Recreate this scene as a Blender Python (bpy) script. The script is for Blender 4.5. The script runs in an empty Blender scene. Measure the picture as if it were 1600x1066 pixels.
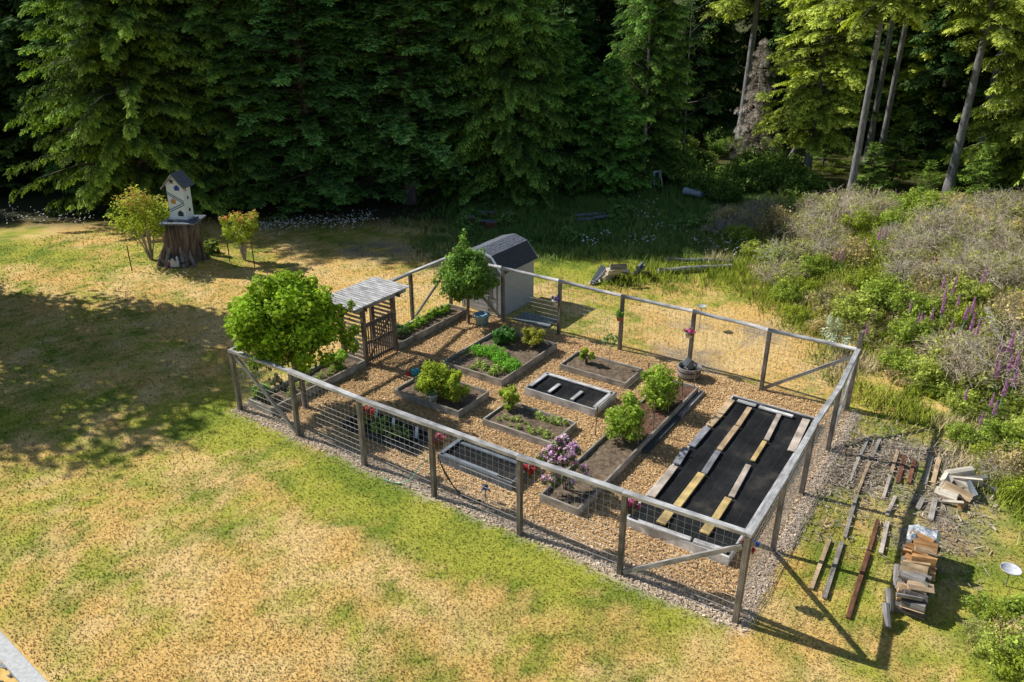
import bpy, math, random
import numpy as np
from mathutils import Vector, Matrix

random.seed(7)
rng = np.random.default_rng(7)
PI = math.pi
scene = bpy.context.scene
COL = scene.collection

# ------------------------------------------------------------------ survey
# The camera stands 11.2 m above the lawn, looking down 24.4 degrees.  The plan was
# measured once; ground(px,py,z) gives the world point of a surveyed image station.
FOC, PITCH, CAMH = 1208.0, 0.426, 11.2
CP, SP = math.cos(PITCH), math.sin(PITCH)


def smooth(a, b, x):
    t = np.clip((np.asarray(x, float) - a) / (b - a), 0, 1)
    return t * t * (3 - 2 * t)


def vnoise(x, y, seed=0):
    x = np.asarray(x, float); y = np.asarray(y, float)
    xi = np.floor(x).astype(np.int64); yi = np.floor(y).astype(np.int64)
    fx = x - xi; fy = y - yi
    fx = fx * fx * (3 - 2 * fx); fy = fy * fy * (3 - 2 * fy)

    def h(i, j):
        n = (i * 374761393 + j * 668265263 + seed * 974634777) & 0x7fffffff
        n = ((n ^ (n >> 13)) * 1274126177) & 0x7fffffff
        return ((n ^ (n >> 16)) & 0xffff) / 65535.0
    return (h(xi, yi) * (1 - fx) + h(xi + 1, yi) * fx) * (1 - fy) + (h(xi, yi + 1) * (1 - fx) + h(xi + 1, yi + 1) * fx) * fy


def fbm(x, y, seed=0, o=4):
    s = 0; a = 0.5; t = 0
    for k in range(o):
        s = s + a * vnoise(np.asarray(x) * 2 ** k, np.asarray(y) * 2 ** k, seed + k); t += a; a *= 0.5
    return s / t


BANK = np.array([[9, 60], [10.0, 45], [10.1, 34], [11.1, 28], [12.0, 21.5], [12.6, 18.5], [12.9, 16.5], [13.2, 12], [13.5, 0]])


def bank_dist(x, y):
    xb = np.interp(y, BANK[::-1, 1], BANK[::-1, 0])
    return np.asarray(x, float) - xb


def terrain(x, y):
    x = np.asarray(x, float); y = np.asarray(y, float)
    z = 1.7 * smooth(0, 6, bank_dist(x, y)) * smooth(43, 34, y) * smooth(9, 17, y)
    z = z + 0.32 * np.exp(-((x + 14.6) ** 2 + (y - 33.0) ** 2) / 6.0)
    # lower ground outside the retaining wall, bottom left
    w = (x + 9.84) * 0.609 + (y - 11.23) * 0.793
    z = z - 1.1 * smooth(-0.35, -1.4, w) * (x < 0)
    z = z + 0.05 * (fbm(x * .25, y * .25, 3) - .5) * smooth(0, 3, np.maximum(y - 33, -x - 10))
    return z


def ground(px, py, z=None):
    dx = (px - 800) / FOC; vy = (533 - py) / FOC
    d = (dx, CP + SP * vy, -SP + CP * vy)
    zz = 0.0 if z is None else z
    for _ in range(1 if z is not None else 8):
        t = (zz - CAMH) / d[2]
        x, y = d[0] * t, d[1] * t
        if z is None:
            zz = float(terrain(x, y))
    return Vector((x, y, zz))


GA = Vector((-7.95, 19.78, 0)); E1 = Vector((.828, -.561, 0)); E2 = Vector((.561, .828, 0))
GANG = math.atan2(E1.y, E1.x)


def gp(u, v, z=0.0):
    p = GA + E1 * u + E2 * v
    return Vector((p.x, p.y, z))


def uvof(p):
    d = Vector((p[0] - GA.x, p[1] - GA.y, 0))
    return d.dot(E1), d.dot(E2)


def height_at(p, py):
    """height above the ground point p whose image row is py"""
    lo, hi = 0.0, 30.0
    for _ in range(40):
        m = (lo + hi) / 2
        zc = CP * p[1] - SP * (m - CAMH); yc = SP * p[1] + CP * (m - CAMH)
        if 533 - FOC * yc / zc > py: lo = m
        else: hi = m
    return lo


# ------------------------------------------------------------------ tagging
def tag(o, label=None, cat=None, group=None, kind=None):
    if label: o['label'] = label
    if cat: o['category'] = cat
    if group: o['group'] = group
    if kind: o['kind'] = kind
    return o


def thing(name, label, cat, loc=(0, 0, 0), rz=0.0, group=None):
    o = bpy.data.objects.new(name, None); COL.objects.link(o)
    o.empty_display_size = .1
    o.location = loc; o.rotation_euler = (0, 0, rz)
    return tag(o, label, cat, group)


def link(name, me, parent=None):
    o = bpy.data.objects.new(name, me); COL.objects.link(o)
    if parent is not None: o.parent = parent
    return o


def copy_thing(root, loc, rz, sc=1.0, label=None, group=None):
    r = root.copy(); COL.objects.link(r)
    r.location = loc
    if isinstance(rz, (int, float)): r.rotation_euler = (root.rotation_euler[0], root.rotation_euler[1], rz)
    else: r.rotation_euler = rz
    r.scale = (sc, sc, sc) if isinstance(sc, (int, float)) else sc
    if label: r['label'] = label
    if group: r['group'] = group
    for ch in list(root.children):
        c = ch.copy(); COL.objects.link(c); c.parent = r
        for g2 in list(ch.children):
            d = g2.copy(); COL.objects.link(d); d.parent = c
    return r


# ------------------------------------------------------------------ materials
def new_mat(name):
    m = bpy.data.materials.new(name); m.use_nodes = True
    nt = m.node_tree; nt.nodes.clear()
    return m, nt, nt.nodes, nt.links


def out_bsdf(nt, rough=.8, spec=.3):
    o = nt.nodes.new('ShaderNodeOutputMaterial'); b = nt.nodes.new('ShaderNodeBsdfPrincipled')
    nt.links.new(b.outputs[0], o.inputs[0])
    b.inputs['Roughness'].default_value = rough
    b.inputs['Specular IOR Level'].default_value = spec
    return b


def rgba(c): return (c[0], c[1], c[2], 1)


def ramp(nt, cols):
    r = nt.nodes.new('ShaderNodeValToRGB')
    e = r.color_ramp.elements
    while len(e) < len(cols): e.new(.5)
    for k, (p, c) in enumerate(cols):
        e[k].position = p; e[k].color = rgba(c)
    return r


def wood_mat(name, c0, c1, c2, rough=.85, knots=True):
    """weathered plank: grain runs along the box UV's u axis"""
    m, nt, N, L = new_mat(name)
    b = out_bsdf(nt, rough, .2)
    uv = N.new('ShaderNodeUVMap')
    oi = N.new('ShaderNodeObjectInfo')
    add = N.new('ShaderNodeVectorMath'); add.operation = 'ADD'
    mul = N.new('ShaderNodeMath'); mul.operation = 'MULTIPLY'; mul.inputs[1].default_value = 37.0
    cmb = N.new('ShaderNodeCombineXYZ')
    L.new(oi.outputs['Random'], mul.inputs[0]); L.new(mul.outputs[0], cmb.inputs[0]); L.new(mul.outputs[0], cmb.inputs[1])
    L.new(uv.outputs[0], add.inputs[0]); L.new(cmb.outputs[0], add.inputs[1])
    mp = N.new('ShaderNodeMapping'); mp.inputs['Scale'].default_value = (2.2, 55, 1)
    L.new(add.outputs[0], mp.inputs[0])
    n = N.new('ShaderNodeTexNoise'); n.inputs['Scale'].default_value = 1.0; n.inputs['Detail'].default_value = 5
    n.inputs['Roughness'].default_value = .65
    L.new(mp.outputs[0], n.inputs['Vector'])
    r = ramp(nt, [(.28, c0), (.5, c1), (.74, c2)])
    L.new(n.outputs[0], r.inputs[0])
    n2 = N.new('ShaderNodeTexNoise'); n2.inputs['Scale'].default_value = 2.5; n2.inputs['Detail'].default_value = 4
    L.new(add.outputs[0], n2.inputs['Vector'])
    mr = N.new('ShaderNodeMapRange'); mr.inputs[1].default_value = .3; mr.inputs[2].default_value = .75
    mr.inputs[3].default_value = .45; mr.inputs[4].default_value = 1.25
    L.new(n2.outputs[0], mr.inputs[0])
    mx = N.new('ShaderNodeMix'); mx.data_type = 'RGBA'; mx.blend_type = 'MULTIPLY'; mx.inputs[0].default_value = 1
    L.new(r.outputs[0], mx.inputs[6]); L.new(mr.outputs[0], mx.inputs[7])
    # object brightness
    mr2 = N.new('ShaderNodeMapRange'); mr2.inputs[3].default_value = .82; mr2.inputs[4].default_value = 1.15
    L.new(oi.outputs['Random'], mr2.inputs[0])
    mx2 = N.new('ShaderNodeMix'); mx2.data_type = 'RGBA'; mx2.blend_type = 'MULTIPLY'; mx2.inputs[0].default_value = 1
    L.new(mx.outputs[2], mx2.inputs[6]); L.new(mr2.outputs[0], mx2.inputs[7])
    L.new(mx2.outputs[2], b.inputs['Base Color'])
    bp = N.new('ShaderNodeBump'); bp.inputs['Strength'].default_value = .35; bp.inputs['Distance'].default_value = .01
    L.new(n.outputs[0], bp.inputs['Height']); L.new(bp.outputs[0], b.inputs['Normal'])
    return m


def noise_mat(name, c0, c1, scale=6.0, rough=.85, bump=.3, bdist=.02, detail=5, spec=.25, lo=.35, hi=.65, stretch=(1, 1, 1)):
    m, nt, N, L = new_mat(name)
    b = out_bsdf(nt, rough, spec)
    tc = N.new('ShaderNodeTexCoord')
    mp = N.new('ShaderNodeMapping'); mp.inputs['Scale'].default_value = stretch
    L.new(tc.outputs['Object'], mp.inputs[0])
    n = N.new('ShaderNodeTexNoise'); n.inputs['Scale'].default_value = scale; n.inputs['Detail'].default_value = detail
    n.inputs['Roughness'].default_value = .65
    L.new(mp.outputs[0], n.inputs['Vector'])
    r = ramp(nt, [(lo, c0), (hi, c1)])
    L.new(n.outputs[0], r.inputs[0]); L.new(r.outputs[0], b.inputs['Base Color'])
    if bump:
        bp = N.new('ShaderNodeBump'); bp.inputs['Strength'].default_value = bump; bp.inputs['Distance'].default_value = bdist
        L.new(n.outputs[0], bp.inputs['Height']); L.new(bp.outputs[0], b.inputs['Normal'])
    return m


def leaf_mat(name, trans=.3, rough=.55, spec=.25, tint=(1.15, 1.1, .55), lift=0.0):
    """leaf colour comes from the mesh's colour attribute"""
    m, nt, N, L = new_mat(name)
    o = N.new('ShaderNodeOutputMaterial')
    at = N.new('ShaderNodeAttribute'); at.attribute_name = 'col'
    b = N.new('ShaderNodeBsdfPrincipled'); b.inputs['Roughness'].default_value = rough
    b.inputs['Specular IOR Level'].default_value = spec
    t = N.new('ShaderNodeBsdfTranslucent')
    mx = N.new('ShaderNodeMixShader'); mx.inputs[0].default_value = trans
    mc = N.new('ShaderNodeMix'); mc.data_type = 'RGBA'; mc.blend_type = 'MULTIPLY'; mc.inputs[0].default_value = 1
    mc.inputs[7].default_value = (tint[0] * 1.5, tint[1] * 1.5, tint[2] * 1.5, 1)
    L.new(at.outputs['Color'], mc.inputs[6])
    L.new(at.outputs['Color'], b.inputs['Base Color']); L.new(mc.outputs[2], t.inputs['Color'])
    if lift:
        # soft foliage normal: blend the blade's own normal with straight up
        ge = N.new('ShaderNodeNewGeometry'); va = N.new('ShaderNodeVectorMath'); va.operation = 'MULTIPLY_ADD'
        va.inputs[1].default_value = (1 - lift,) * 3; va.inputs[2].default_value = (0, 0, lift)
        vn = N.new('ShaderNodeVectorMath'); vn.operation = 'NORMALIZE'
        L.new(ge.outputs['Normal'], va.inputs[0]); L.new(va.outputs[0], vn.inputs[0]); L.new(vn.outputs[0], b.inputs['Normal'])
    L.new(b.outputs[0], mx.inputs[1]); L.new(t.outputs[0], mx.inputs[2]); L.new(mx.outputs[0], o.inputs[0])
    return m


M = {}
M['grey_wood'] = wood_mat('weathered_grey_wood', (.16, .15, .14), (.38, .36, .34), (.58, .56, .53))
M['rail_wood'] = wood_mat('silvered_rail_wood', (.22, .215, .21), (.56, .55, .54), (.78, .77, .75))
M['post_wood'] = wood_mat('weathered_post_wood', (.10, .085, .07), (.24, .21, .18), (.37, .34, .30))
M['brown_wood'] = wood_mat('stained_brown_wood', (.085, .065, .05), (.22, .175, .14), (.38, .32, .27))
M['bed_wood'] = wood_mat('grey_bed_board', (.19, .165, .13), (.47, .42, .35), (.70, .65, .57))
M['white_wood'] = wood_mat('bleached_board', (.40, .39, .38), (.72, .70, .68), (.84, .83, .81))
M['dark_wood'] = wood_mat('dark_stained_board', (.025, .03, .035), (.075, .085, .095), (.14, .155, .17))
M['bluegrey_wood'] = wood_mat('blue_grey_board', (.10, .12, .14), (.22, .25, .29), (.36, .40, .45))
M['yellow_wood'] = wood_mat('fresh_yellow_pine', (.62, .42, .15), (.80, .58, .24), (.88, .70, .36))
M['tan_wood'] = wood_mat('tan_board', (.46, .31, .16), (.70, .50, .30), (.82, .64, .42))
M['pink_wood'] = wood_mat('pale_pinkish_board', (.50, .40, .32), (.74, .62, .51), (.84, .75, .65))
M['slate_wood'] = wood_mat('slate_grey_board', (.16, .16, .17), (.30, .30, .32), (.42, .42, .44))
M['red_wood'] = wood_mat('red_brown_board', (.14, .055, .03), (.27, .12, .07), (.40, .21, .13))
M['orange_wood'] = wood_mat('split_orange_wood', (.30, .14, .05), (.52, .28, .11), (.70, .46, .22))
M['pale_split'] = wood_mat('split_pale_wood', (.56, .46, .34), (.78, .69, .55), (.88, .82, .71))
M['grey_split'] = wood_mat('split_grey_wood', (.12, .11, .10), (.30, .28, .26), (.50, .48, .45))
M['bark'] = noise_mat('rough_bark', (.05, .042, .036), (.17, .15, .135), 7, .95, .8, .05, stretch=(1, 1, .22))
M['grey_bark'] = noise_mat('grey_trunk_bark', (.11, .105, .105), (.30, .29, .285), 7, .95, .6, .04, stretch=(1, 1, .3))
M['pale_bark'] = noise_mat('pale_birch_bark', (.16, .15, .14), (.55, .54, .52), 6, .9, .4, .02, stretch=(1, 1, 2))
M['twig'] = noise_mat('dry_twig', (.26, .21, .165), (.46, .40, .33), 9, .95, 0)
M['stem'] = noise_mat('shrub_stem', (.13, .09, .06), (.30, .23, .17), 12, .9, .2)
M['dead_needles'] = leaf_mat('dead_needles', .12, .85, .05, (1, 1, 1), .9)
M['stump'] = noise_mat('old_stump_wood', (.045, .032, .026), (.26, .21, .18), 3.2, .95, 1.0, .12, stretch=(2.2, 2.2, .25))
M['soil'] = noise_mat('garden_soil', (.08, .055, .037), (.33, .245, .165), 9, 1, .9, .05, lo=.3, hi=.75)
M['dark_soil'] = noise_mat('near_black_soil', (.012, .012, .011), (.05, .045, .04), 9, 1, .8, .04)  # near-black soil tone, mottled by noise
M['mulch'] = noise_mat('bark_mulch', (.06, .03, .02), (.26, .14, .09), 18, 1, .9, .04)
M['leaf'] = leaf_mat('shrub_leaves', .33, .65, .14)
M['conifer'] = leaf_mat('conifer_needles', .22, .8, .06, (1.1, 1.15, .5))
M['grass'] = leaf_mat('grass_blades', .06, .9, .05, (1.0, 1.0, .7), .85)
M['petal'] = leaf_mat('petals', .25, .6, .2, (.8, .8, .8))
M['chip'] = leaf_mat('wood_chip', .0, .9, .15)
M['concrete'] = noise_mat('pale_concrete', (.52, .52, .50), (.70, .70, .67), 14, .9, .25, .005)
M['rock'] = noise_mat('grey_rock', (.08, .085, .09), (.42, .43, .44), 5, .95, .8, .05)
M['shed_wall'] = noise_mat('grey_painted_siding', (.40, .41, .43), (.47, .48, .50), 3, .6, .05, .002)
M['shingle'] = noise_mat('dark_shingle', (.03, .032, .038), (.13, .135, .15), 30, .95, .3, .004)
M['slate_shingle'] = noise_mat('blue_grey_shingle', (.07, .078, .095), (.24, .26, .30), 22, .9, .4, .006)
M['white_paint'] = noise_mat('white_paint', (.72, .85, .98), (.78, .90, 1.0), 8, .6, .05, .002)  # white with the blue of sky light in shade put into the colour
M['blue_paint'] = noise_mat('blue_paint', (.02, .06, .38), (.03, .09, .5), 8, .5, 0)
M['navy_paint'] = noise_mat('navy_paint', (.02, .03, .06), (.04, .06, .1), 8, .5, 0)
M['stripe_paint'] = noise_mat('slate_blue_paint', (.10, .16, .25), (.16, .23, .34), 8, .5, 0)
M['orange_paint'] = noise_mat('ochre_paint', (.48, .26, .07), (.6, .36, .12), 8, .5, 0)
M['brown_paint'] = noise_mat('brown_paint', (.08, .055, .05), (.14, .1, .09), 8, .5, 0)
M['bucket'] = noise_mat('faded_blue_plastic', (.22, .42, .52), (.34, .54, .63), 4, .5, 0, spec=.4)
M['pot_white'] = noise_mat('white_plastic', (.7, .7, .7), (.8, .8, .8), 4, .45, 0, spec=.4)
M['pot_red'] = noise_mat('red_plastic', (.45, .03, .04), (.6, .06, .06), 4, .45, 0, spec=.4)
M['pot_dark'] = noise_mat('dark_plastic', (.02, .02, .02), (.05, .045, .04), 4, .5, 0, spec=.4)
M['teal'] = noise_mat('teal_glaze', (.03, .25, .3), (.06, .38, .42), 4, .35, 0, spec=.5)
M['hose_green'] = noise_mat('green_hose', (.16, .36, .24), (.26, .5, .36), 4, .45, 0, spec=.4)
M['hose_black'] = noise_mat('black_hose', (.008, .009, .01), (.02, .02, .022), 4, .4, 0, spec=.5)
M['metal'] = noise_mat('dull_steel', (.24, .24, .24), (.42, .42, .41), 20, .45, 0, spec=.5)
M['rust'] = noise_mat('rusty_rod', (.05, .03, .025), (.13, .085, .07), 20, .8, 0)
M['figurine'] = noise_mat('painted_plaster', (.45, .47, .5), (.75, .76, .78), 14, .6, .1)
M['bluegrey'] = noise_mat('blue_grey_plastic', (.30, .38, .44), (.46, .54, .60), 5, .5, 0, spec=.4)
M['tarp'] = noise_mat('clear_sheeting', (.08, .13, .18), (.80, .82, .83), 7, .3, .6, .05, spec=.5)
M['bucket_soil'] = M['dark_soil']
for k in ('metal', ): M[k].node_tree.nodes['Principled BSDF'].inputs['Metallic'].default_value = .6


def wire_mat():
    m, nt, N, L = new_mat('galvanised_wire')
    b = out_bsdf(nt, .45, .5); b.inputs['Metallic'].default_value = 0; b.inputs['Roughness'].default_value = .75
    n = N.new('ShaderNodeTexNoise'); n.inputs['Scale'].default_value = 12
    r = ramp(nt, [(.3, (.52, .49, .43)), (.7, (.78, .76, .72))]); L.new(n.outputs[0], r.inputs[0]); L.new(r.outputs[0], b.inputs['Base Color'])
    return m


M['wire'] = wire_mat()


def glass_mat():
    m, nt, N, L = new_mat('thick_clear_glass')
    b = out_bsdf(nt, .12, .5); b.inputs['Base Color'].default_value = (.75, .85, .86, 1)
    b.inputs['Transmission Weight'].default_value = .6; b.inputs['IOR'].default_value = 1.3
    n = N.new('ShaderNodeTexNoise'); n.inputs['Scale'].default_value = 25
    bp = N.new('ShaderNodeBump'); bp.inputs['Strength'].default_value = .3; L.new(n.outputs[0], bp.inputs['Height']); L.new(bp.outputs[0], b.inputs['Normal'])
    return m


M['glass'] = glass_mat()


def fabric_mat(name='black_weed_fabric'):
    m, nt, N, L = new_mat(name)
    b = out_bsdf(nt, .75, .14)
    tc = N.new('ShaderNodeTexCoord')
    n = N.new('ShaderNodeTexNoise'); n.inputs['Scale'].default_value = 1.6; n.inputs['Detail'].default_value = 6
    L.new(tc.outputs['Object'], n.inputs['Vector'])
    r = ramp(nt, [(.35, (.010, .011, .012)), (.6, (.024, .024, .025)), (.78, (.075, .066, .054))])
    L.new(n.outputs[0], r.inputs[0])
    # woven guide lines every 0.3 m
    mp = N.new('ShaderNodeSeparateXYZ'); L.new(tc.outputs['Object'], mp.inputs[0])
    mm = N.new('ShaderNodeMath'); mm.operation = 'MULTIPLY'; mm.inputs[1].default_value = 3.3
    fr = N.new('ShaderNodeMath'); fr.operation = 'FRACT'
    lt = N.new('ShaderNodeMath'); lt.operation = 'LESS_THAN'; lt.inputs[1].default_value = .03
    L.new(mp.outputs[0], mm.inputs[0]); L.new(mm.outputs[0], fr.inputs[0]); L.new(fr.outputs[0], lt.inputs[0])
    mx = N.new('ShaderNodeMix'); mx.data_type = 'RGBA'
    mx.inputs[7].default_value = (.032, .05, .046, 1)
    L.new(lt.outputs[0], mx.inputs[0]); L.new(r.outputs[0], mx.inputs[6]); L.new(mx.outputs[2], b.inputs['Base Color'])
    n2 = N.new('ShaderNodeTexNoise'); n2.inputs['Scale'].default_value = 5; n2.inputs['Detail'].default_value = 4
    n2.inputs['Distortion'].default_value = 1.2
    L.new(tc.outputs['Object'], n2.inputs['Vector'])
    bp = N.new('ShaderNodeBump'); bp.inputs['Strength'].default_value = .5; bp.inputs['Distance'].default_value = .03
    L.new(n2.outputs[0], bp.inputs['Height']); L.new(bp.outputs[0], b.inputs['Normal'])
    return m


M['fabric'] = fabric_mat()


# ------------------------------------------------------------------ mesh builder
class MB:
    def __init__(s):
        s.v = []; s.f = []; s.uv = []; s.sm = []

    def face(s, idx, uvs, smooth=False):
        s.f.append(idx); s.uv.extend(uvs); s.sm.append(smooth)

    def box(s, c, size, rot=None, taper=1.0, jit=0.0):
        """box centred on c; size full extents; rot a Matrix 3x3"""
        hx, hy, hz = size[0] / 2, size[1] / 2, size[2] / 2
        L = sorted(range(3), key=lambda k: -size[k])
        base = len(s.v); P = []
        for sx in (-1, 1):
            for sy in (-1, 1):
                for sz in (-1, 1):
                    k = taper if sz > 0 else 1.0
                    p = Vector((sx * hx * k, sy * hy * k, sz * hz)) + Vector((random.uniform(-jit, jit), random.uniform(-jit, jit), random.uniform(-jit, jit)))
                    P.append(p.copy())
                    if rot is not None: p = rot @ p
                    s.v.append(tuple(p + Vector(c)))
        off = (random.uniform(0, 20), random.uniform(0, 20))
        F = [((0, 1, 3, 2), 0), ((4, 6, 7, 5), 0), ((0, 4, 5, 1), 1), ((2, 3, 7, 6), 1), ((0, 2, 6, 4), 2), ((1, 5, 7, 3), 2)]
        for idx, ax in F:
            a = [k for k in L if k != ax]
            s.face(tuple(base + i for i in idx), [(P[i][a[0]] + off[0], P[i][a[1]] + off[1] + ax * .37) for i in idx])
        return s

    def beam(s, p0, p1, w, h, up=Vector((0, 0, 1)), jit=0.0):
        p0 = Vector(p0); p1 = Vector(p1); d = p1 - p0; l = d.length; x = d.normalized()
        if abs(x.dot(up)) > .99: up = Vector((0, 1, 0))
        y = up.cross(x).normalized(); z = x.cross(y)
        s.box((p0 + p1) / 2, (l, w, h), Matrix((x, y, z)).transposed(), jit=jit)
        return s

    def tube(s, pts, rad, n=8, caps=True, smooth=True, wob=0.0):
        pts = [Vector(p) for p in pts]
        if isinstance(rad, (int, float)): rad = [rad] * len(pts)
        base = len(s.v); acc = 0; off = random.uniform(0, 20); ds = []
        ref = Vector((0, 0, 1))
        d0 = (pts[-1] - pts[0]).normalized() if (pts[-1] - pts[0]).length > 1e-6 else Vector((1, 0, 0))
        if abs(d0.dot(ref)) > .9: ref = Vector((1, 0, 0))
        for i, p in enumerate(pts):
            t = (pts[min(i + 1, len(pts) - 1)] - pts[max(i - 1, 0)]).normalized()
            a = t.cross(ref)
            if a.length < 1e-4: a = t.cross(Vector((0, 1, 0)))
            a.normalize(); b = t.cross(a)
            if i: acc += (p - pts[i - 1]).length
            ds.append(acc)
            for k in range(n):
                an = 2 * PI * k / n; r = rad[i] * (1 + random.uniform(-wob, wob))
                s.v.append(tuple(p + a * math.cos(an) * r + b * math.sin(an) * r))
        for i in range(len(pts) - 1):
            for k in range(n):
                k2 = (k + 1) % n
                c = 2 * PI * max(rad) / n
                s.face((base + i * n + k, base + i * n + k2, base + (i + 1) * n + k2, base + (i + 1) * n + k),
                       [(ds[i] + off, c * k), (ds[i] + off, c * (k + 1)), (ds[i + 1] + off, c * (k + 1)), (ds[i + 1] + off, c * k)], smooth)
        if caps:
            s.face(tuple(base + k for k in range(n)), [(off + .03 * math.cos(2 * PI * k / n), .03 * math.sin(2 * PI * k / n)) for k in range(n)])
            e = base + (len(pts) - 1) * n
            s.face(tuple(e + k for k in reversed(range(n))), [(off + .03 * math.cos(2 * PI * k / n), .03 * math.sin(2 * PI * k / n)) for k in range(n)])
        return s

    def lathe(s, prof, c=(0, 0, 0), n=20, smooth=True):
        base = len(s.v)
        for r, z in prof:
            for k in range(n):
                a = 2 * PI * k / n
                s.v.append((c[0] + r * math.cos(a), c[1] + r * math.sin(a), c[2] + z))
        for i in range(len(prof) - 1):
            for k in range(n):
                k2 = (k + 1) % n
                s.face((base + i * n + k, base + i * n + k2, base + (i + 1) * n + k2, base + (i + 1) * n + k),
                       [(i * .1, k / n), (i * .1, (k + 1) / n), (i * .1 + .1, (k + 1) / n), (i * .1 + .1, k / n)], smooth)
        return s

    def poly(s, pts, uvs=None):
        base = len(s.v)
        for p in pts: s.v.append(tuple(p))
        s.face(tuple(range(base, base + len(pts))), uvs or [(p[0], p[1]) for p in pts])
        return s

    def prism(s, pts, d):
        """extrude polygon pts by vector d"""
        n = len(pts); base = len(s.v); d = Vector(d)
        for p in pts: s.v.append(tuple(p))
        for p in pts: s.v.append(tuple(Vector(p) + d))
        s.face(tuple(range(base, base + n)), [(p[0], p[2]) for p in pts])
        s.face(tuple(base + n + k for k in reversed(range(n))), [(pts[k][0], pts[k][2]) for k in reversed(range(n))])
        for k in range(n):
            k2 = (k + 1) % n
            s.face((base + k2, base + k, base + n + k, base + n + k2), [(0, 0), (.3, 0), (.3, .3), (0, .3)])
        return s

    def mesh(s, name, mat):
        me = bpy.data.meshes.new(name)
        me.from_pydata(s.v, [], s.f)
        uvl = me.uv_layers.new(name='UVMap')
        uvl.data.foreach_set('uv', np.array(s.uv, float).ravel())
        me.polygons.foreach_set('use_smooth', s.sm)
        me.materials.append(mat); me.update()
        return me

    def build(s, name, mat, parent=None, bevel=0.0):
        o = link(name, s.mesh(name, mat), parent)
        if bevel:
            b = o.modifiers.new('bevel', 'BEVEL'); b.width = bevel; b.segments = 2; b.limit_method = 'ANGLE'
        return o


def np_mesh(name, V, F, mat, col=None, smooth=False):
    """V (n,3), F (m,k) ints, col (n,3) per vertex"""
    me = bpy.data.meshes.new(name)
    V = np.asarray(V, np.float32); F = np.asarray(F, np.int32)
    m, k = F.shape
    me.vertices.add(len(V)); me.vertices.foreach_set('co', V.ravel())
    me.loops.add(m * k); me.loops.foreach_set('vertex_index', F.ravel())
    me.polygons.add(m)
    me.polygons.foreach_set('loop_start', np.arange(0, m * k, k, dtype=np.int32))
    me.polygons.foreach_set('loop_total', np.full(m, k, np.int32))
    if smooth: me.polygons.foreach_set('use_smooth', np.ones(m, bool))
    if col is not None:
        a = me.color_attributes.new('col', 'FLOAT_COLOR', 'POINT')
        a.data.foreach_set('color', np.concatenate([np.clip(col, 0, 1), np.ones((len(V), 1))], 1).astype(np.float32).ravel())
    me.materials.append(mat)
    me.update(calc_edges=True)
    return me


# ------------------------------------------------------------------ foliage
def quads_to_mesh(name, Q, C, mat):
    """Q (n,4,3), C (n,3) or (n,4,3)"""
    n = len(Q)
    if C.ndim == 2: C = np.repeat(C[:, None, :], 4, 1)
    return np_mesh(name, Q.reshape(-1, 3), np.arange(n * 4).reshape(n, 4), mat, C.reshape(-1, 3))


def rand_unit(n):
    v = rng.normal(size=(n, 3)); return v / np.linalg.norm(v, axis=1, keepdims=True)


def leaf_quads(P, Nrm, size, aspect=.55):
    """diamond leaf at each P facing Nrm"""
    n = len(P); t = np.cross(Nrm, rand_unit(n)); t /= np.linalg.norm(t, axis=1, keepdims=True) + 1e-9
    b = np.cross(Nrm, t)
    s = np.asarray(size).reshape(-1, 1) * np.ones((n, 1))
    Q = np.stack([P - t * s * .5, P + b * s * aspect * .5 - Nrm * s * .08, P + t * s * .5 - Nrm * s * .12, P - b * s * aspect * .5 - Nrm * s * .08], 1)
    return Q


def leaf_cloud(clumps, per, size, c_dark, c_light, up=.5, shell=.55, flat=1.0, aspect=.55, jitter=.25):
    """clumps: (k,4) centre+radius.  Leaves fill the outer part of each clump."""
    cl = np.asarray(clumps, float); k = len(cl)
    w = cl[:, 3] ** 2; cnt = np.maximum(3, (per * k * w / w.sum())).astype(int)
    idx = np.repeat(np.arange(k), cnt); n = len(idx)
    d = rand_unit(n)
    r = cl[idx, 3] * (shell + (1 - shell) * rng.random(n) ** .6) * (.75 + .5 * rng.random(n) ** 2)
    P = cl[idx, :3] + d * r[:, None] * np.array([1, 1, flat])
    Nrm = d * .6 + rand_unit(n) * .7 + np.array([0, 0, up]); Nrm /= np.linalg.norm(Nrm, axis=1, keepdims=True)
    Q = leaf_quads(P, Nrm, size * (.45 + 1.05 * rng.random(n)), aspect)
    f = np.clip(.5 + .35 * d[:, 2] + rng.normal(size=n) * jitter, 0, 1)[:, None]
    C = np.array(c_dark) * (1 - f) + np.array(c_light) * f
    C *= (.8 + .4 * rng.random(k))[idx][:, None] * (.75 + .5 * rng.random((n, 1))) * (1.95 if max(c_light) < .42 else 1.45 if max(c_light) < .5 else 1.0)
    return Q, C


def ellipsoid_clumps(c, rad, k, cr, inner=.55):
    d = rand_unit(k); r = inner + (1 - inner) * rng.random(k) ** .5
    P = np.array(c) + d * r[:, None] * np.array(rad)
    return np.concatenate([P, (cr * (.6 + .8 * rng.random(k)))[:, None]], 1)


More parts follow.
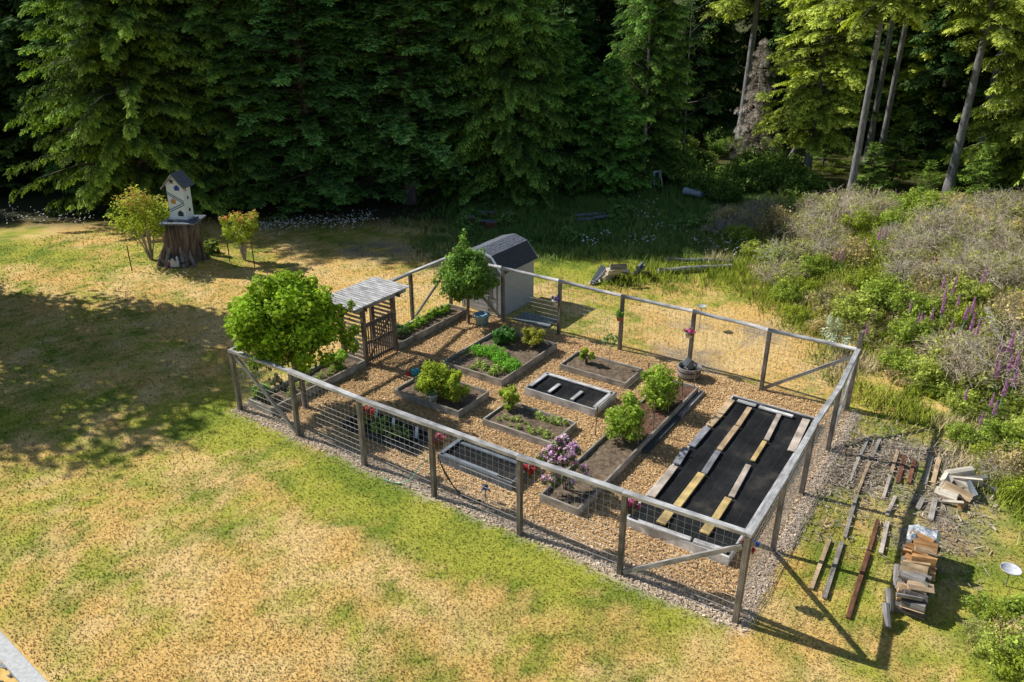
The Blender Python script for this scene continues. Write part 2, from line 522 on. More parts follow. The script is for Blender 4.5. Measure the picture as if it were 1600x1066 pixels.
def frond(n=8, w=.07, spread=50, drop=.15, jit=0.0):
    Q = []
    for i in range(n):
        t = (i + .3) / n
        l = .46 * (1 - t) ** .8 * (.5 + .5 * min(1, t * 4)) + .07
        for sgn in (-1, 1):
            a = math.radians(spread + random.uniform(-40, 40) * jit) * sgn
            dx, dy = math.cos(a), math.sin(a)
            b = np.array([t, 0, -drop * .4 * t * t])
            l *= 1 + random.uniform(-.8, .6) * jit
            tip = b + np.array([dx * l, dy * l, -drop * l * 1.4 + random.uniform(-.5, .35) * l * jit])
            mid = b * .45 + tip * .55
            pr_ = np.array([-dy, dx, random.uniform(-.8, .8) * jit]) * w * (.6 + l)
            Q.append([b, mid + pr_, tip, mid - pr_])
    b = np.array([.8, 0, -drop * .25]); tip = np.array([1.1, 0, -drop * .55]); mid = (b + tip) / 2
    Q.append([b, mid + np.array([0, w * .7, 0]), tip, mid - np.array([0, w * .7, 0])])
    return np.array(Q)


def rot_zyx(yaw, pitch, roll):
    cy, sy, cp, sp, cr, sr = np.cos(yaw), np.sin(yaw), np.cos(pitch), np.sin(pitch), np.cos(roll), np.sin(roll)
    R = np.empty((len(yaw), 3, 3))
    R[:, 0, 0] = cy * cp; R[:, 0, 1] = cy * sp * sr - sy * cr; R[:, 0, 2] = cy * sp * cr + sy * sr
    R[:, 1, 0] = sy * cp; R[:, 1, 1] = sy * sp * sr + cy * cr; R[:, 1, 2] = sy * sp * cr - cy * sr
    R[:, 2, 0] = -sp; R[:, 2, 1] = cp * sr; R[:, 2, 2] = cp * cr
    return R


def conifer(H, R, hb, nb, fl, pitch, up, droop, c_dark, c_light, prof=.8, n_side=7, w=.07, spread=50, step=.34, base_shape=.25, spread_j=.25):
    """returns crown quads, colours and branch list for one conifer standing at the origin"""
    O, Y, Pt, Rl, S, B, br = [], [], [], [], [], [], []
    az = random.uniform(0, 6)
    for k in range(nb):
        t = (k + random.random()) / nb
        z = hb + (H - hb) * (1 - (1 - t) ** 1.25)
        tt = (z - hb) / (H - hb)
        az += 2.399963 + random.uniform(-.4, .4)
        env = (1 - tt) ** prof * min(1, base_shape + tt * 5 + (1 - base_shape) * min(1, tt * 8))
        Lb = R * env * random.uniform(.5, 1.18) + .25
        u = up + random.uniform(-.08, .08) + .35 * tt
        dr = droop * random.uniform(.7, 1.3)
        x = np.array([math.cos(az), math.sin(az)])
        pts = []
        for s in np.linspace(0, 1, 5): pts.append((x[0] * Lb * s, x[1] * Lb * s, z + Lb * (u * s - dr * s * s)))
        br.append((pts, .012 + .018 * Lb))
        m = max(3, int(Lb / step) + 2)
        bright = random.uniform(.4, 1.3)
        for j in range(m):
            s = .22 + .78 * (j + random.random() * .6) / m
            o = (x[0] * Lb * s, x[1] * Lb * s, z + Lb * (u * s - dr * s * s) + random.uniform(-.06, .06))
            slope = math.atan(u - 2 * dr * s)
            f = fl * (.55 + .6 * (1 - s) + .25 * random.random()) * min(1.0, .35 + Lb / 2.2)
            for sg in ((-1, 1) if j < m - 1 else (-1, 0, 1)):
                O.append(o); Y.append(az + sg * (random.uniform(.55, 1.15) * (1 - .35 * s)) + random.uniform(-spread_j, spread_j))
                Pt.append(-slope * .6 + pitch + random.uniform(-.38, .38)); Rl.append(random.uniform(-.4, .4)); S.append(f)
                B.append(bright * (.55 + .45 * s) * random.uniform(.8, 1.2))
    FQS = [frond(n_side + 3, w * .52, spread, .15, .55) for _ in range(5)]
    Rm = rot_zyx(np.array(Y), np.array(Pt), np.array(Rl))
    O = np.array(O); S = np.array(S); B = np.array(B)
    cd, cl = np.array(c_dark), np.array(c_light)
    QL, CL = [], []
    for f, FQ in enumerate(FQS):
        sel = np.arange(f, len(O), len(FQS)); n, q = len(sel), len(FQ)
        V = np.einsum('nij,mj->nmi', Rm[sel], FQ.reshape(-1, 3)) * S[sel][:, None, None] + O[sel][:, None, :]
        QL.append(V.reshape(n * q, 4, 3))
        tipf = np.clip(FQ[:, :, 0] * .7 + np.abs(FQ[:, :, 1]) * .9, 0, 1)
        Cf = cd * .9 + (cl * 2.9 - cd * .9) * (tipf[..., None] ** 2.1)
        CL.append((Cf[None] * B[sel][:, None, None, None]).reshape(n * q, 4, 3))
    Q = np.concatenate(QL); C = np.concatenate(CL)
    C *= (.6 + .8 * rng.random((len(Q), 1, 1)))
    return Q, C, br


def trunk_mb(H, r, br=None, lean=(0, 0), sides=9, limb_min=.0, wob=.06):
    mb = MB()
    pts, rad = [], []
    for i in range(9):
        t = i / 8; z = H * t
        pts.append((lean[0] * t + .06 * math.sin(t * 7) * r * 2, lean[1] * t, z - (.15 if i == 0 else 0)))
        rad.append(r * ((1 - t) ** .75 + .03) * (1.35 if i == 0 else 1))
    mb.tube(pts, rad, sides, wob=wob)
    for p, rr in (br or []):
        if rr > limb_min: mb.tube(p[:4], [rr * .8, rr * .5, rr * .3, rr * .12], 4, caps=False)
    return mb


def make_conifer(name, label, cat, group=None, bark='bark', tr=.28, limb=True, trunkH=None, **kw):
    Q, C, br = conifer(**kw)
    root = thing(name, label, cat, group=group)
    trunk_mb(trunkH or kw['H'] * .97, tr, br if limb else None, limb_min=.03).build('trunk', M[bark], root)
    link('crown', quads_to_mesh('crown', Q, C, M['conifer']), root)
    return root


def put(o, p, rz=0.0, sc=1.0):
    o.location = p; o.rotation_euler = (0, 0, rz)
    o.scale = (sc, sc, sc) if isinstance(sc, (int, float)) else sc
    return o


def shrub(name, label, cat, loc, clumps, per, size, cd, cl, stems=None, group=None, mat='leaf', up=.5, flat=1.0, stem_mat='stem', extra=None, aspect=.55, shell=.55, jitter=.25):
    """stems: list of (points, radii) in local space"""
    root = thing(name, label, cat, loc, group=group)
    Q, C = leaf_cloud(clumps, per, size, cd, cl, up=up, flat=flat, aspect=aspect, shell=shell, jitter=jitter)
    link('foliage', quads_to_mesh('foliage', Q, C, M[mat]), root)
    if stems:
        mb = MB()
        for p, r in stems: mb.tube(p, r, 6, caps=False)
        mb.build('stem', M[stem_mat], root)
    return root


def fan_stems(k, h, spread, r, z0=0.0):
    out = []
    for i in range(k):
        a = 2 * PI * i / k + random.uniform(-.4, .4); s = spread * random.uniform(.4, 1)
        hh = h * random.uniform(.8, 1.1)
        out.append(([(0.03 * math.cos(a), .03 * math.sin(a), z0 - .03), (math.cos(a) * s * .35, math.sin(a) * s * .35, z0 + hh * .45),
                     (math.cos(a) * s * .75, math.sin(a) * s * .75, z0 + hh * .8), (math.cos(a) * s, math.sin(a) * s, z0 + hh)], [r, r * .8, r * .6, r * .3]))
    return out


GREEN_D = (.035, .075, .012); GREEN_L = (.13, .22, .03)

# ------------------------------------------------------------------ world, sun, camera
SUN_EL = math.radians(39.0)
SUN_DIR = Vector((-.906 * math.cos(SUN_EL), .423 * math.cos(SUN_EL), math.sin(SUN_EL)))   # towards the sun
w = bpy.data.worlds.new("World"); scene.world = w; w.use_nodes = True
nt = w.node_tree; nt.nodes.clear()
wo = nt.nodes.new('ShaderNodeOutputWorld'); bg = nt.nodes.new('ShaderNodeBackground'); sky = nt.nodes.new('ShaderNodeTexSky')
sky.sky_type = 'NISHITA'; sky.sun_disc = False; sky.sun_elevation = SUN_EL; sky.sun_rotation = math.atan2(SUN_DIR.x, SUN_DIR.y)
sky.air_density = 1.0; sky.dust_density = .6
bg.inputs[1].default_value = .088
nt.links.new(sky.outputs[0], bg.inputs[0]); nt.links.new(bg.outputs[0], wo.inputs[0])
sl = bpy.data.lights.new('sun', 'SUN'); sl.energy = 5.0; sl.angle = math.radians(.53); sl.color = (1.0, .97, .91)
so = bpy.data.objects.new('sun', sl); COL.objects.link(so)
so.rotation_euler = (-SUN_DIR).to_track_quat('-Z', 'Y').to_euler(); so.location = (-40, 30, 60)

cam = bpy.data.cameras.new('camera'); co = bpy.data.objects.new('camera', cam); COL.objects.link(co)
cam.sensor_width = 36; cam.lens = 36 * FOC / 1600; cam.clip_end = 3000; cam.clip_start = .1
co.location = (0, 0, CAMH); co.rotation_euler = (PI / 2 - PITCH, 0, 0)
scene.camera = co
scene.view_settings.view_transform = 'Standard'; scene.view_settings.look = 'None'
scene.view_settings.exposure = 0; scene.view_settings.gamma = 1
scene.render.engine = 'CYCLES'
scene.cycles.max_bounces = 5; scene.cycles.diffuse_bounces = 3; scene.cycles.glossy_bounces = 2
scene.cycles.transmission_bounces = 4; scene.cycles.transparent_max_bounces = 6
scene.cycles.use_denoising = True

# ------------------------------------------------------------------ ground colours
GU, GV = 14.86, 9.9


def garden_uv(x, y):
    dx = x - GA.x; dy = y - GA.y
    return dx * E1.x + dy * E1.y, dx * E2.x + dy * E2.y


def garden_mask(x, y):
    """1 inside the chip-covered enclosure"""
    u, v = garden_uv(x, y)
    j = .35 * (fbm(x * 1.3, y * 1.3, 21) - .5)
    a = smooth(-.32, -.12, u + j) * smooth(GU + .30, GU + .12, u + j) * smooth(-.30, -.1, v + j) * smooth(GV + .15, GV - .05, v + j)
    return a


def greenness(x, y):
    u, v = garden_uv(x, y)
    g = .7 * (fbm(x * .2, y * .2, 5) - .5) + .65 * (fbm(x * .9, y * .9, 6, 3) - .5) + 1.15 * (fbm(x * 3.6, y * 3.6, 7, 3) - .5) + .75 * (fbm(u * .22, v * 1.15, 8, 3) - .5) + .39
    g = g + .8 * smooth(-2.4, -.6, v + 1.2 * (fbm(x * .5, y * .5, 9) - .5)) * smooth(-.1, -.3, v) * smooth(-2, 0, u) * smooth(16, 13, u)      # greener strip along the fence
    g = g + .35 * smooth(-3, -1, u) * smooth(.2, -.3, u) * smooth(-3, 0, v) * smooth(5, 2, v)
    g = g + .55 * smooth(-10, -14, x) * smooth(31, 33.5, y) * smooth(37, 35, y)
    g = g - .10 * smooth(16, 12, y)
    g = g - .35 * smooth(-12, -9, x) * smooth(-2, -5, x) * smooth(22, 25, y) * smooth(33, 30, y)
    g = g - .5 * smooth(4, 6, x) * smooth(12, 10.5, x) * smooth(21, 23, y) * smooth(28.5, 27, y)         # bare patch behind the back fence
    g = g + .22 * smooth(5, 7, x) * smooth(8, 10, y) * smooth(19, 15, y)
    g = g + .55 * smooth(30.2, 31.5, y) * smooth(-1, 1, x)
    g = g + .35 * smooth(9.5, 11, x) * smooth(21, 17, y)
    return np.clip(g, 0, 1)


DRY1 = np.array((.92, .59, .20)); DRY2 = np.array((.98, .68, .29)); GRN1 = np.array((.27, .34, .045)); GRN2 = np.array((.50, .50, .075))


def lawn_col(x, y):
    g = greenness(x, y)[:, None]
    d = fbm(x * 1.1, y * 1.1, 31, 4)[:, None]; e = fbm(x * 1.0, y * 1.0, 41, 4)[:, None]
    dry = DRY1 * (1 - smooth(.35, .7, d)) + DRY2 * smooth(.35, .7, d)
    grn = GRN1 * (1 - smooth(.4, .65, e)) + GRN2 * smooth(.4, .65, e)
    g = smooth(.05, .9, g)
    return dry * (1 - g) + grn * g


def bare_mask(x, y):
    """dry gravelly dirt right of the enclosure and the ash patch behind"""
    u, v = garden_uv(x, y)
    n = fbm(x * .8, y * .8, 55)
    a = smooth(14.9, 15.4, u) * smooth(19.5, 17.5, u) * smooth(3.0, 5.5, v + 2 * (n - .5)) * smooth(10.0, 8.6, v) * (.25 + .7 * smooth(.4, .6, n))
    b = np.exp(-(((x + 6.3) / 2.0) ** 2 + ((y - 35.2) / 1.2) ** 2)) * 1.2 * smooth(.35, .6, n)
    c = smooth(4.2, 5.5, x) * smooth(10.5, 9, x) * smooth(21.5, 22.5, y) * smooth(27, 25.5, y) * smooth(.4, .65, n) * .8
    return np.clip(a + b + c, 0, 1)


def ground_col(x, y):
    c = lawn_col(x, y) * .92
    n = fbm(x * 3, y * 3, 61, 3)[:, None]
    b = bare_mask(x, y)[:, None]
    c = c * (1 - b) + (np.array((.30, .25, .20)) * (.6 + .9 * n)) * b
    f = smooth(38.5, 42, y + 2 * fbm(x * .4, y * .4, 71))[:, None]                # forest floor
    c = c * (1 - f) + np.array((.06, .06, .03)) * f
    mdw = (smooth(34.5, 36.5, y) * smooth(-4, -1, x) * smooth(46, 43, y))[:, None]
    c = c * (1 - mdw) + np.array((.16, .24, .06)) * mdw
    k = (smooth(.3, 1.2, bank_dist(x, y)) * smooth(10, 13, y))[:, None]
    c = c * (1 - k) + np.array((.10, .10, .035)) * k
    g = garden_mask(x, y)[:, None]
    u, v = garden_uv(x, y)
    pale = np.clip(smooth(.55, .1, v) + smooth(GU - .3, GU, u) + smooth(0.2, -.1, u), 0, 1)[:, None]
    chip = np.array((.64, .42, .21)) * (1 - pale) + np.array((.58, .48, .38)) * pale
    return c * (1 - g) + chip * (.75 + .5 * n) * g


def build_ground():
    xs = np.concatenate([[-700, -300, -150, -90, -65], np.arange(-48, 48.01, .25), [65, 90, 150, 300, 700]])
    ys = np.concatenate([[-200, -80, -30, -8, 0], np.arange(3, 68.01, .25), [80, 100, 150, 300, 700, 1500]])
    X, Y = np.meshgrid(xs, ys); nx, ny = len(xs), len(ys)
    x, y = X.ravel(), Y.ravel()
    V = np.stack([x, y, terrain(x, y)], 1)
    i = (np.arange(ny - 1)[:, None] * nx + np.arange(nx - 1)[None]).ravel()
    F = np.stack([i, i + 1, i + 1 + nx, i + nx], 1)
    m, nt, N, L = new_mat('lawn_and_soil')
    b = out_bsdf(nt, .95, .1)
    at = N.new('ShaderNodeAttribute'); at.attribute_name = 'col'
    tc = N.new('ShaderNodeTexCoord')
    n = N.new('ShaderNodeTexNoise'); n.inputs['Scale'].default_value = 9; n.inputs['Detail'].default_value = 6; n.inputs['Roughness'].default_value = .75
    L.new(tc.outputs['Object'], n.inputs['Vector'])
    mr = N.new('ShaderNodeMapRange'); mr.inputs[1].default_value = .3; mr.inputs[2].default_value = .7; mr.inputs[3].default_value = .62; mr.inputs[4].default_value = 1.22
    L.new(n.outputs[0], mr.inputs[0])
    mx = N.new('ShaderNodeMix'); mx.data_type = 'RGBA'; mx.blend_type = 'MULTIPLY'; mx.inputs[0].default_value = 1
    L.new(at.outputs['Color'], mx.inputs[6]); L.new(mr.outputs[0], mx.inputs[7]); L.new(mx.outputs[2], b.inputs['Base Color'])
    bp = N.new('ShaderNodeBump'); bp.inputs['Strength'].default_value = .25; bp.inputs['Distance'].default_value = .04
    L.new(n.outputs[0], bp.inputs['Height']); L.new(bp.outputs[0], b.inputs['Normal'])
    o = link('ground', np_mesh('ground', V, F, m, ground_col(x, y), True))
    tag(o, kind='structure')


build_ground()


def blades(n, r0, r1, a0, a1, keep, colf, hmin, hmax, wid, name, label, cat, lean=.55, up_n=0.0, seed_tip=None):
    """grass: one leaning triangle per blade, thinner on the ground the farther it is from the viewpoint"""
    rr = np.exp(rng.uniform(math.log(r0), math.log(r1), n)); th = rng.uniform(a0, a1, n)
    x = rr * np.sin(th); y = rr * np.cos(th)
    k = keep(x, y) > rng.random(n)
    x, y, rr = x[k], y[k], rr[k]; n = len(x)
    s = .75 + rr / 40
    h = rng.uniform(hmin, hmax, n) * s; wd = wid * s * (.7 + .6 * rng.random(n))
    az = rng.uniform(0, 2 * PI, n); la = rng.uniform(0, 2 * PI, n); lm = lean * h * rng.random(n) ** .6
    z = terrain(x, y) - .01
    bx, by = np.cos(az) * wd / 2, np.sin(az) * wd / 2
    V = np.stack([np.stack([x - bx, y - by, z], 1), np.stack([x + bx, y + by, z], 1), np.stack([x + np.cos(la) * lm, y + np.sin(la) * lm, z + h], 1)], 1)
    c = colf(x, y) * (.76 + .5 * rng.random((n, 1)))
    C = np.stack([c * .88, c * .88, c * 1.12], 1)
    o = link(name, np_mesh(name, V.reshape(-1, 3), np.arange(n * 3).reshape(n, 3), M['grass'], C.reshape(-1, 3)))
    tag(o, label, cat, kind='stuff')
    return o


def lawn_keep(x, y):
    u, v = garden_uv(x, y)
    g = 1 - smooth(.25, .6, garden_mask(x, y))
    g = g * (1 - .85 * bare_mask(x, y)) * smooth(42.5, 39, y) * (1 - smooth(1.2, 2.5, bank_dist(x, y)))
    w = (x + 9.84) * .609 + (y - 11.23) * .793
    g = g * np.where((x < 0) & (w < .04), 0, 1)
    return g


blades(460000, 9, 44, -.75, .85, lawn_keep, lawn_col, .016, .046, .03, 'lawn_grass',
       'patchy mown lawn, straw yellow with green streaks, around the fenced garden', 'grass', lean=1.1)


def meadow_keep(x, y):
    n = fbm(x * .5, y * .5, 81)
    g = smooth(32.5, 37, y + 4 * (n - .5)) * smooth(-6, -1, x + 4 * (n - .5)) * smooth(49, 45, y) * smooth(17, 14, x)
    return g * (.2 + .8 * smooth(.35, .65, fbm(x * 1.2, y * 1.2, 83)))


def meadow_col(x, y):
    n = fbm(x * .6, y * .6, 91)[:, None]
    return np.array((.15, .36, .07)) * (1 - n) + np.array((.48, .62, .15)) * n


blades(330000, 30, 50, -.22, .5, meadow_keep, meadow_col, .08, .24, .02, 'meadow_grass',
       'tall shaded meadow grass between the shed and the forest', 'grass', lean=.7)


def rough_keep(x, y):
    n = fbm(x * .7, y * .7, 101)
    d = bank_dist(x, y)
    g = smooth(-2.2, -.2, d + 1.5 * (n - .5)) * smooth(12, 6, d) * smooth(9.5, 12, y) * smooth(40, 36, y)
    e = smooth(1, 2.5, x) * smooth(11, 9.5, x) * np.exp(-((y - 31.3 - .15 * (x - 5)) / .8) ** 2) * .9
    e = e + .25 * smooth(1, 3, x) * smooth(28.5, 30, y) * smooth(34, 32, y)
    u, v = garden_uv(x, y)
    return np.clip(g + e, 0, 1) * smooth(.25, .5, n) * np.where((u > -.3) & (u < 15.3) & (v > -.3) & (v < 10.4), 0, 1)


def rough_col(x, y):
    n = fbm(x * .8, y * .8, 111)[:, None]; m = fbm(x * .45, y * .45, 121)[:, None]
    a = np.array((.28, .40, .035)) * (1 - n) + np.array((.58, .62, .08)) * n
    k = smooth(.5, .68, m)
    return a * (1 - k) + np.array((.85, .68, .38)) * k


blades(230000, 12, 42, .12, .85, rough_keep, rough_col, .10, .34, .022, 'rough_grass',
       'rough tufts of bright green and straw grass along the foot of the bank', 'grass', lean=.8)


def chips():
    n = 210000
    u = rng.uniform(-.25, GU + .35, n); v = rng.uniform(-.22, GV + .1, n)
    x = GA.x + E1.x * u + E2.x * v; y = GA.y + E1.y * u + E2.y * v
    k = garden_mask(x, y) > rng.uniform(.25, .8, n)
    x, y, u, v = x[k], y[k], u[k], v[k]; n = len(x)
    l = rng.uniform(.02, .062, n); wd = l * rng.uniform(.25, .6, n)
    az = rng.uniform(0, 2 * PI, n)
    R = rot_zyx(az, rng.normal(0, .2, n), rng.normal(0, .24, n))
    q = np.array([[-.5, -.5, 0], [.5, -.5, 0], [.5, .5, 0], [-.5, .5, 0]])
    P = q[None] * np.stack([l, wd, l], 1)[:, None, :]
    V = np.einsum('nij,nkj->nki', R, P) + np.stack([x, y, .012 + rng.random(n) * .03], 1)[:, None]
    pale = np.clip(smooth(.65, .1, v) + smooth(GU - .35, GU, u) + smooth(0.2, -.1, u), 0, 1)[:, None] * .8
    t = rng.random((n, 1))
    warm = np.array((.55, .30, .12)) * (1 - t) + np.array((1.0, .73, .39)) * t
    cold = np.array((.48, .36, .26)) * (1 - t) + np.array((.95, .81, .64)) * t
    c = (warm * (1 - pale) + cold * pale) * rng.choice([.35, .8, 1.0, 1.15], (n, 1), p=[.12, .3, .4, .18])
    c *= (.72 + .5 * fbm(x * .7, y * .7, 131))[:, None]
    o = link('wood_chips', np_mesh('wood_chips', V.reshape(-1, 3), np.arange(n * 4).reshape(n, 4), M['chip'], np.repeat(c, 4, 0)))
    tag(o, 'golden wood chips spread between the raised beds, greyer along the fence', 'wood chips', kind='stuff')


chips()


def debris():
    n = 7500
    u = 14.9 + 3.9 * rng.random(n) ** 1.5; v = rng.uniform(3.2, 10.2, n)
    x = GA.x + E1.x * u + E2.x * v; y = GA.y + E1.y * u + E2.y * v
    k = bare_mask(x, y) * .9 + .12 > rng.random(n); x, y = x[k], y[k]; n = len(x)
    l = rng.uniform(.05, .22, n); wd = rng.uniform(.008, .03, n)
    R = rot_zyx(rng.uniform(0, 2 * PI, n), rng.normal(0, .18, n), rng.normal(0, .4, n))
    q = np.array([[-.5, -.5, 0], [.5, -.5, 0], [.5, .5, 0], [-.5, .5, 0]])
    V = np.einsum('nij,nkj->nki', R, q[None] * np.stack([l, wd, l], 1)[:, None, :]) + np.stack([x, y, terrain(x, y) + .02 + rng.random(n) * .05], 1)[:, None]
    t = rng.random((n, 1)); c = np.array((.14, .10, .075)) * (1 - t) + np.array((.66, .55, .42)) * t
    tag(link('twig_litter', np_mesh('twig_litter', V.reshape(-1, 3), np.arange(n * 4).reshape(n, 4), M['chip'], np.repeat(c, 4, 0))),
        'dry twigs and bark litter strewn on the bare ground right of the fence', 'twigs', kind='stuff')


debris()

# ------------------------------------------------------------------ fences
WIRE_R = .003


def wire_panel(parent, p0, p1, z0, z1, dh=.16, dv=.16, r=WIRE_R, hexa=False):
    """wire grid in the vertical plane p0-p1 (parent-local)"""
    mb = MB(); p0 = Vector(p0); p1 = Vector(p1); d = p1 - p0; l = d.length
    nh = max(2, int(round((z1 - z0) / dh)))
    for i in range(nh + 1):
        z = z0 + (z1 - z0) * i / nh
        sag = random.uniform(-.012, .012)
        mid = (p0 + p1) / 2
        mb.tube([(p0.x, p0.y, z), (mid.x, mid.y, z + sag), (p1.x, p1.y, z)], r * 1.25, 3, caps=False, smooth=False)
    nv = max(2, int(round(l / dv)))
    for i in range(nv + 1):
        q = p0 + d * (i / nv)
        mb.tube([(q.x, q.y, z0), (q.x, q.y, z1)], r, 3, caps=False, smooth=False)
    if hexa:
        hz = min(1.15, z1 - z0); st = .085
        for sg in (-1, 1):
            k = -hz
            while k < l:
                a0, a1 = max(k, 0), min(k + hz, l)
                if a1 > a0 + .02:
                    q0 = p0 + d * (a0 / l); q1 = p0 + d * (a1 / l)
                    za, zb = z0 + (a0 - k), z0 + (a1 - k)
                    if sg < 0: za, zb = z0 + hz - (a0 - k), z0 + hz - (a1 - k)
                    mb.tube([(q0.x, q0.y, za), (q1.x, q1.y, zb)], r * .55, 3, caps=False, smooth=False)
                k += st
    return mb.build('wire_mesh', M['wire'], parent)


def fence(label, posts, rail='rail_wood', round_rail=False, braces=(), skip=(), hexa=False, post_extra=None, own=None, name='wire_fence', zdrop=0.0):
    """posts: list of (point, height); one thing with posts, rails, braces and wire panels"""
    base = posts[0][0]
    root = thing(name, label, 'fence', (base.x, base.y, 0))
    L = [(p - base, h) for p, h in posts]
    for i, (p, h) in enumerate(L):
        if own is not None and i not in own: continue
        mb = MB(); he = h + (post_extra or {}).get(i, -.05)
        d = (L[min(i + 1, len(L) - 1)][0] - L[max(i - 1, 0)][0]); an = math.atan2(d.y, d.x) + random.uniform(-.05, .05)
        mb.box((p.x, p.y, (he - .1) / 2), (.115, .115, he + .1), Matrix.Rotation(an, 3, 'Z'), jit=.006)
        mb.build('post', M['post_wood'], root, bevel=.008)
    for i in range(len(L) - 1):
        if i in skip: continue
        (p, h), (q, k) = L[i], L[i + 1]
        d = (q - p).normalized()
        a = Vector((p.x, p.y, h + .0)) - d * .05; b = Vector((q.x, q.y, k + .0)) - d * .054
        mb = MB()
        if round_rail:
            pts = [a.lerp(b, t) + Vector((0, 0, random.uniform(-.012, .012))) for t in (0, .33, .66, 1)]
            mb.tube(pts, [.062, .058, .06, .056], 10)
        else:
            mb.beam(a, b, .135, .085, jit=.008)
        mb.build('top_rail', M[rail], root, bevel=0 if round_rail else .008)
        n = Vector((-d.y, d.x, 0)) * .063
        wire_panel(root, p + n, q + n, .04, min(h, k) - .06, hexa=hexa)
    for a, b in braces:
        mb = MB(); mb.beam(a - base, b - base, .055, .10, jit=.006); mb.build('brace', M['grey_wood'], root, bevel=.006)
    return root


def P(px, py): return ground(px, py, 0.0)


fb = [(376, 641, 1.93), (467, 682, 2.0), (570, 728, 1.97), (679, 777, 2.03), (812, 835, 2.06), (968, 897, 2.06), (1149, 972, 2.12)]
FP = [(P(a, b), h) for a, b, h in fb]
rb = [(1207, 862, 2.0), (1252, 772, 1.93), (1293, 705, 1.95), (1322, 642, 1.98)]
RP = [(P(a, b), h) for a, b, h in rb]
bb = [(705, 482, 2.06), (786, 502, 2.08), (873, 523, 2.03), (968, 547, 1.97), (1076, 575, 1.98), (1189, 610, 2.02)]
BP = [(P(a, b), h) for a, b, h in bb]
n2 = E2 * .07
dF = (FP[-1][0] - FP[0][0]).normalized()
fence('front wire fence of grey posts and square top rails, nearest the lawn in the foreground', FP, braces=[
    (FP[0][0] + dF * .08 + Vector((0, 0, 1.85)), FP[1][0] - dF * .08 + Vector((0, 0, .12))),
    (FP[5][0] + dF * .08 + Vector((0, 0, .10)), FP[6][0] - dF * .08 + Vector((0, 0, 1.82)))])
RR = [FP[-1]] + RP
dR1 = (RP[0][0] - FP[-1][0]).normalized(); dR2 = (RP[3][0] - RP[2][0]).normalized()
fence('right-hand wire fence with square rail, beside the lumber lying on the grass', RR, own=(1, 2, 3, 4), hexa=True, post_extra={4: .55}, braces=[
    (RP[0][0] - dR1 * .08 + Vector((0, 0, .1)), FP[-1][0] + dR1 * .12 + Vector((0, 0, 1.86))),
    (RP[2][0] + dR2 * .08 + Vector((0, 0, .1)), RP[3][0] - dR2 * .1 + Vector((0, 0, 1.8)))])
BB = BP + [RP[3]]
dB = (RP[3][0] - BP[5][0]).normalized(); dB0 = (BP[1][0] - BP[0][0]).normalized()
fence('back wire fence with round pole rails, running from the shed towards the overgrown bank', BB, round_rail=True, own=(0, 1, 2, 3, 4, 5), braces=[
    (BP[5][0] + dB * .08 + Vector((0, 0, .1)), RP[3][0] - dB * .1 + Vector((0, 0, 1.75))),
    (BP[0][0] + dB0 * .3 + Vector((0, 0, 1.75)), BP[1][0] - dB0 * .1 + Vector((0, 0, .12)))])
LQ = P(645, 500); LG1 = gp(.0, 5.66); LG0 = gp(.0, 4.18)
dL = (BP[0][0] - LQ).normalized()
fence('short left wire fence between the gate arbour and the shed, over the strawberry bed', [(LG1, 1.98), (LQ, 1.85), BP[0]], own=(1,), braces=[
    (LQ + dL * .1 + Vector((0, 0, .1)), BP[0][0] - dL * .25 + Vector((0, 0, 1.5)))])
fence('left wire fence behind the round leafy tree, up to the gate arbour', [FP[0], (gp(.02, 2.1), 1.96), (LG0, 1.98)], own=(1,))

# pale wire skirting lying along the outside of the right fence
mb = MB()
for k in range(70):
    v = .1 + 9.6 * k / 69
    a = gp(GU + .06, v, .16 + random.uniform(-.05, .06)); b = gp(GU + .30 + random.uniform(-.08, .08), v + random.uniform(-.1, .1), .03)
    mb.tube([a, (a + b) / 2 + Vector((0, 0, .03)), b], .0035, 3, caps=False)
for k in range(5):
    pts = [gp(GU + .05 + k * .065 + random.uniform(-.03, .03), .1 + 9.6 * j / 24, .17 - k * .032 + random.uniform(-.025, .03)) for j in range(25)]
    mb.tube(pts, .0038, 3, caps=False)
tag(mb.build('wire_skirt', M['wire']), 'pale wire netting skirt bent outward along the foot of the right fence', 'wire netting')

# ------------------------------------------------------------------ gate arbour
AR = thing('gate_arbor', 'weathered wooden entrance arbour with slatted flat roof, between the round tree and the strawberry bed', 'arbor', gp(0, 4.23), GANG)
for x in (0, 1.0):
    for y in (0, 1.4):
        mb = MB(); mb.box((x, y, 1.03), (.13, .13, 2.14), jit=.004); mb.build('post', M['brown_wood'], AR, bevel=.008)
for y in (-.07, 1.47):
    mb = MB(); mb.beam((-.25, y, 2.06), (1.28, y, 2.06), .05, .13); mb.build('side_beam', M['brown_wood'], AR, bevel=.005)
for x in (-.14, 1.14):
    mb = MB(); mb.beam((x, -.48, 2.10), (x, 1.9, 2.10), .06, .15); mb.build('fascia', M['grey_wood'], AR, bevel=.005)
for k in range(19):
    y = -.52 + k * 2.46 / 18
    mb = MB(); mb.beam((-.32, y, 2.235 + random.uniform(-.004, .004)), (1.27, y, 2.20), .105, .035, jit=.004); mb.build('roof_slat', M['white_wood'], AR, bevel=.006)
for y in (-.03, 1.43):
    for k in range(12):
        mb = MB(); mb.beam((.03, y, .12 + k * .155), (.97, y, .12 + k * .155), .02, .085); mb.build('side_slat', M['grey_wood'], AR)
GT = link('gate', MB().beam((1.02, .10, 1.40), (1.02, 1.30, 1.40), .045, .14).mesh('gate', M['brown_wood']), AR)
for z in (.18, .78): MB().beam((1.02, .10, z), (1.02, 1.30, z), .045, .10).build('gate_rail', M['brown_wood'], GT)
for k in range(12):
    y = .13 + k * 1.14 / 11
    MB().box((1.055, y, .74), (.022, .048, 1.36)).build('picket', M['brown_wood'], GT)
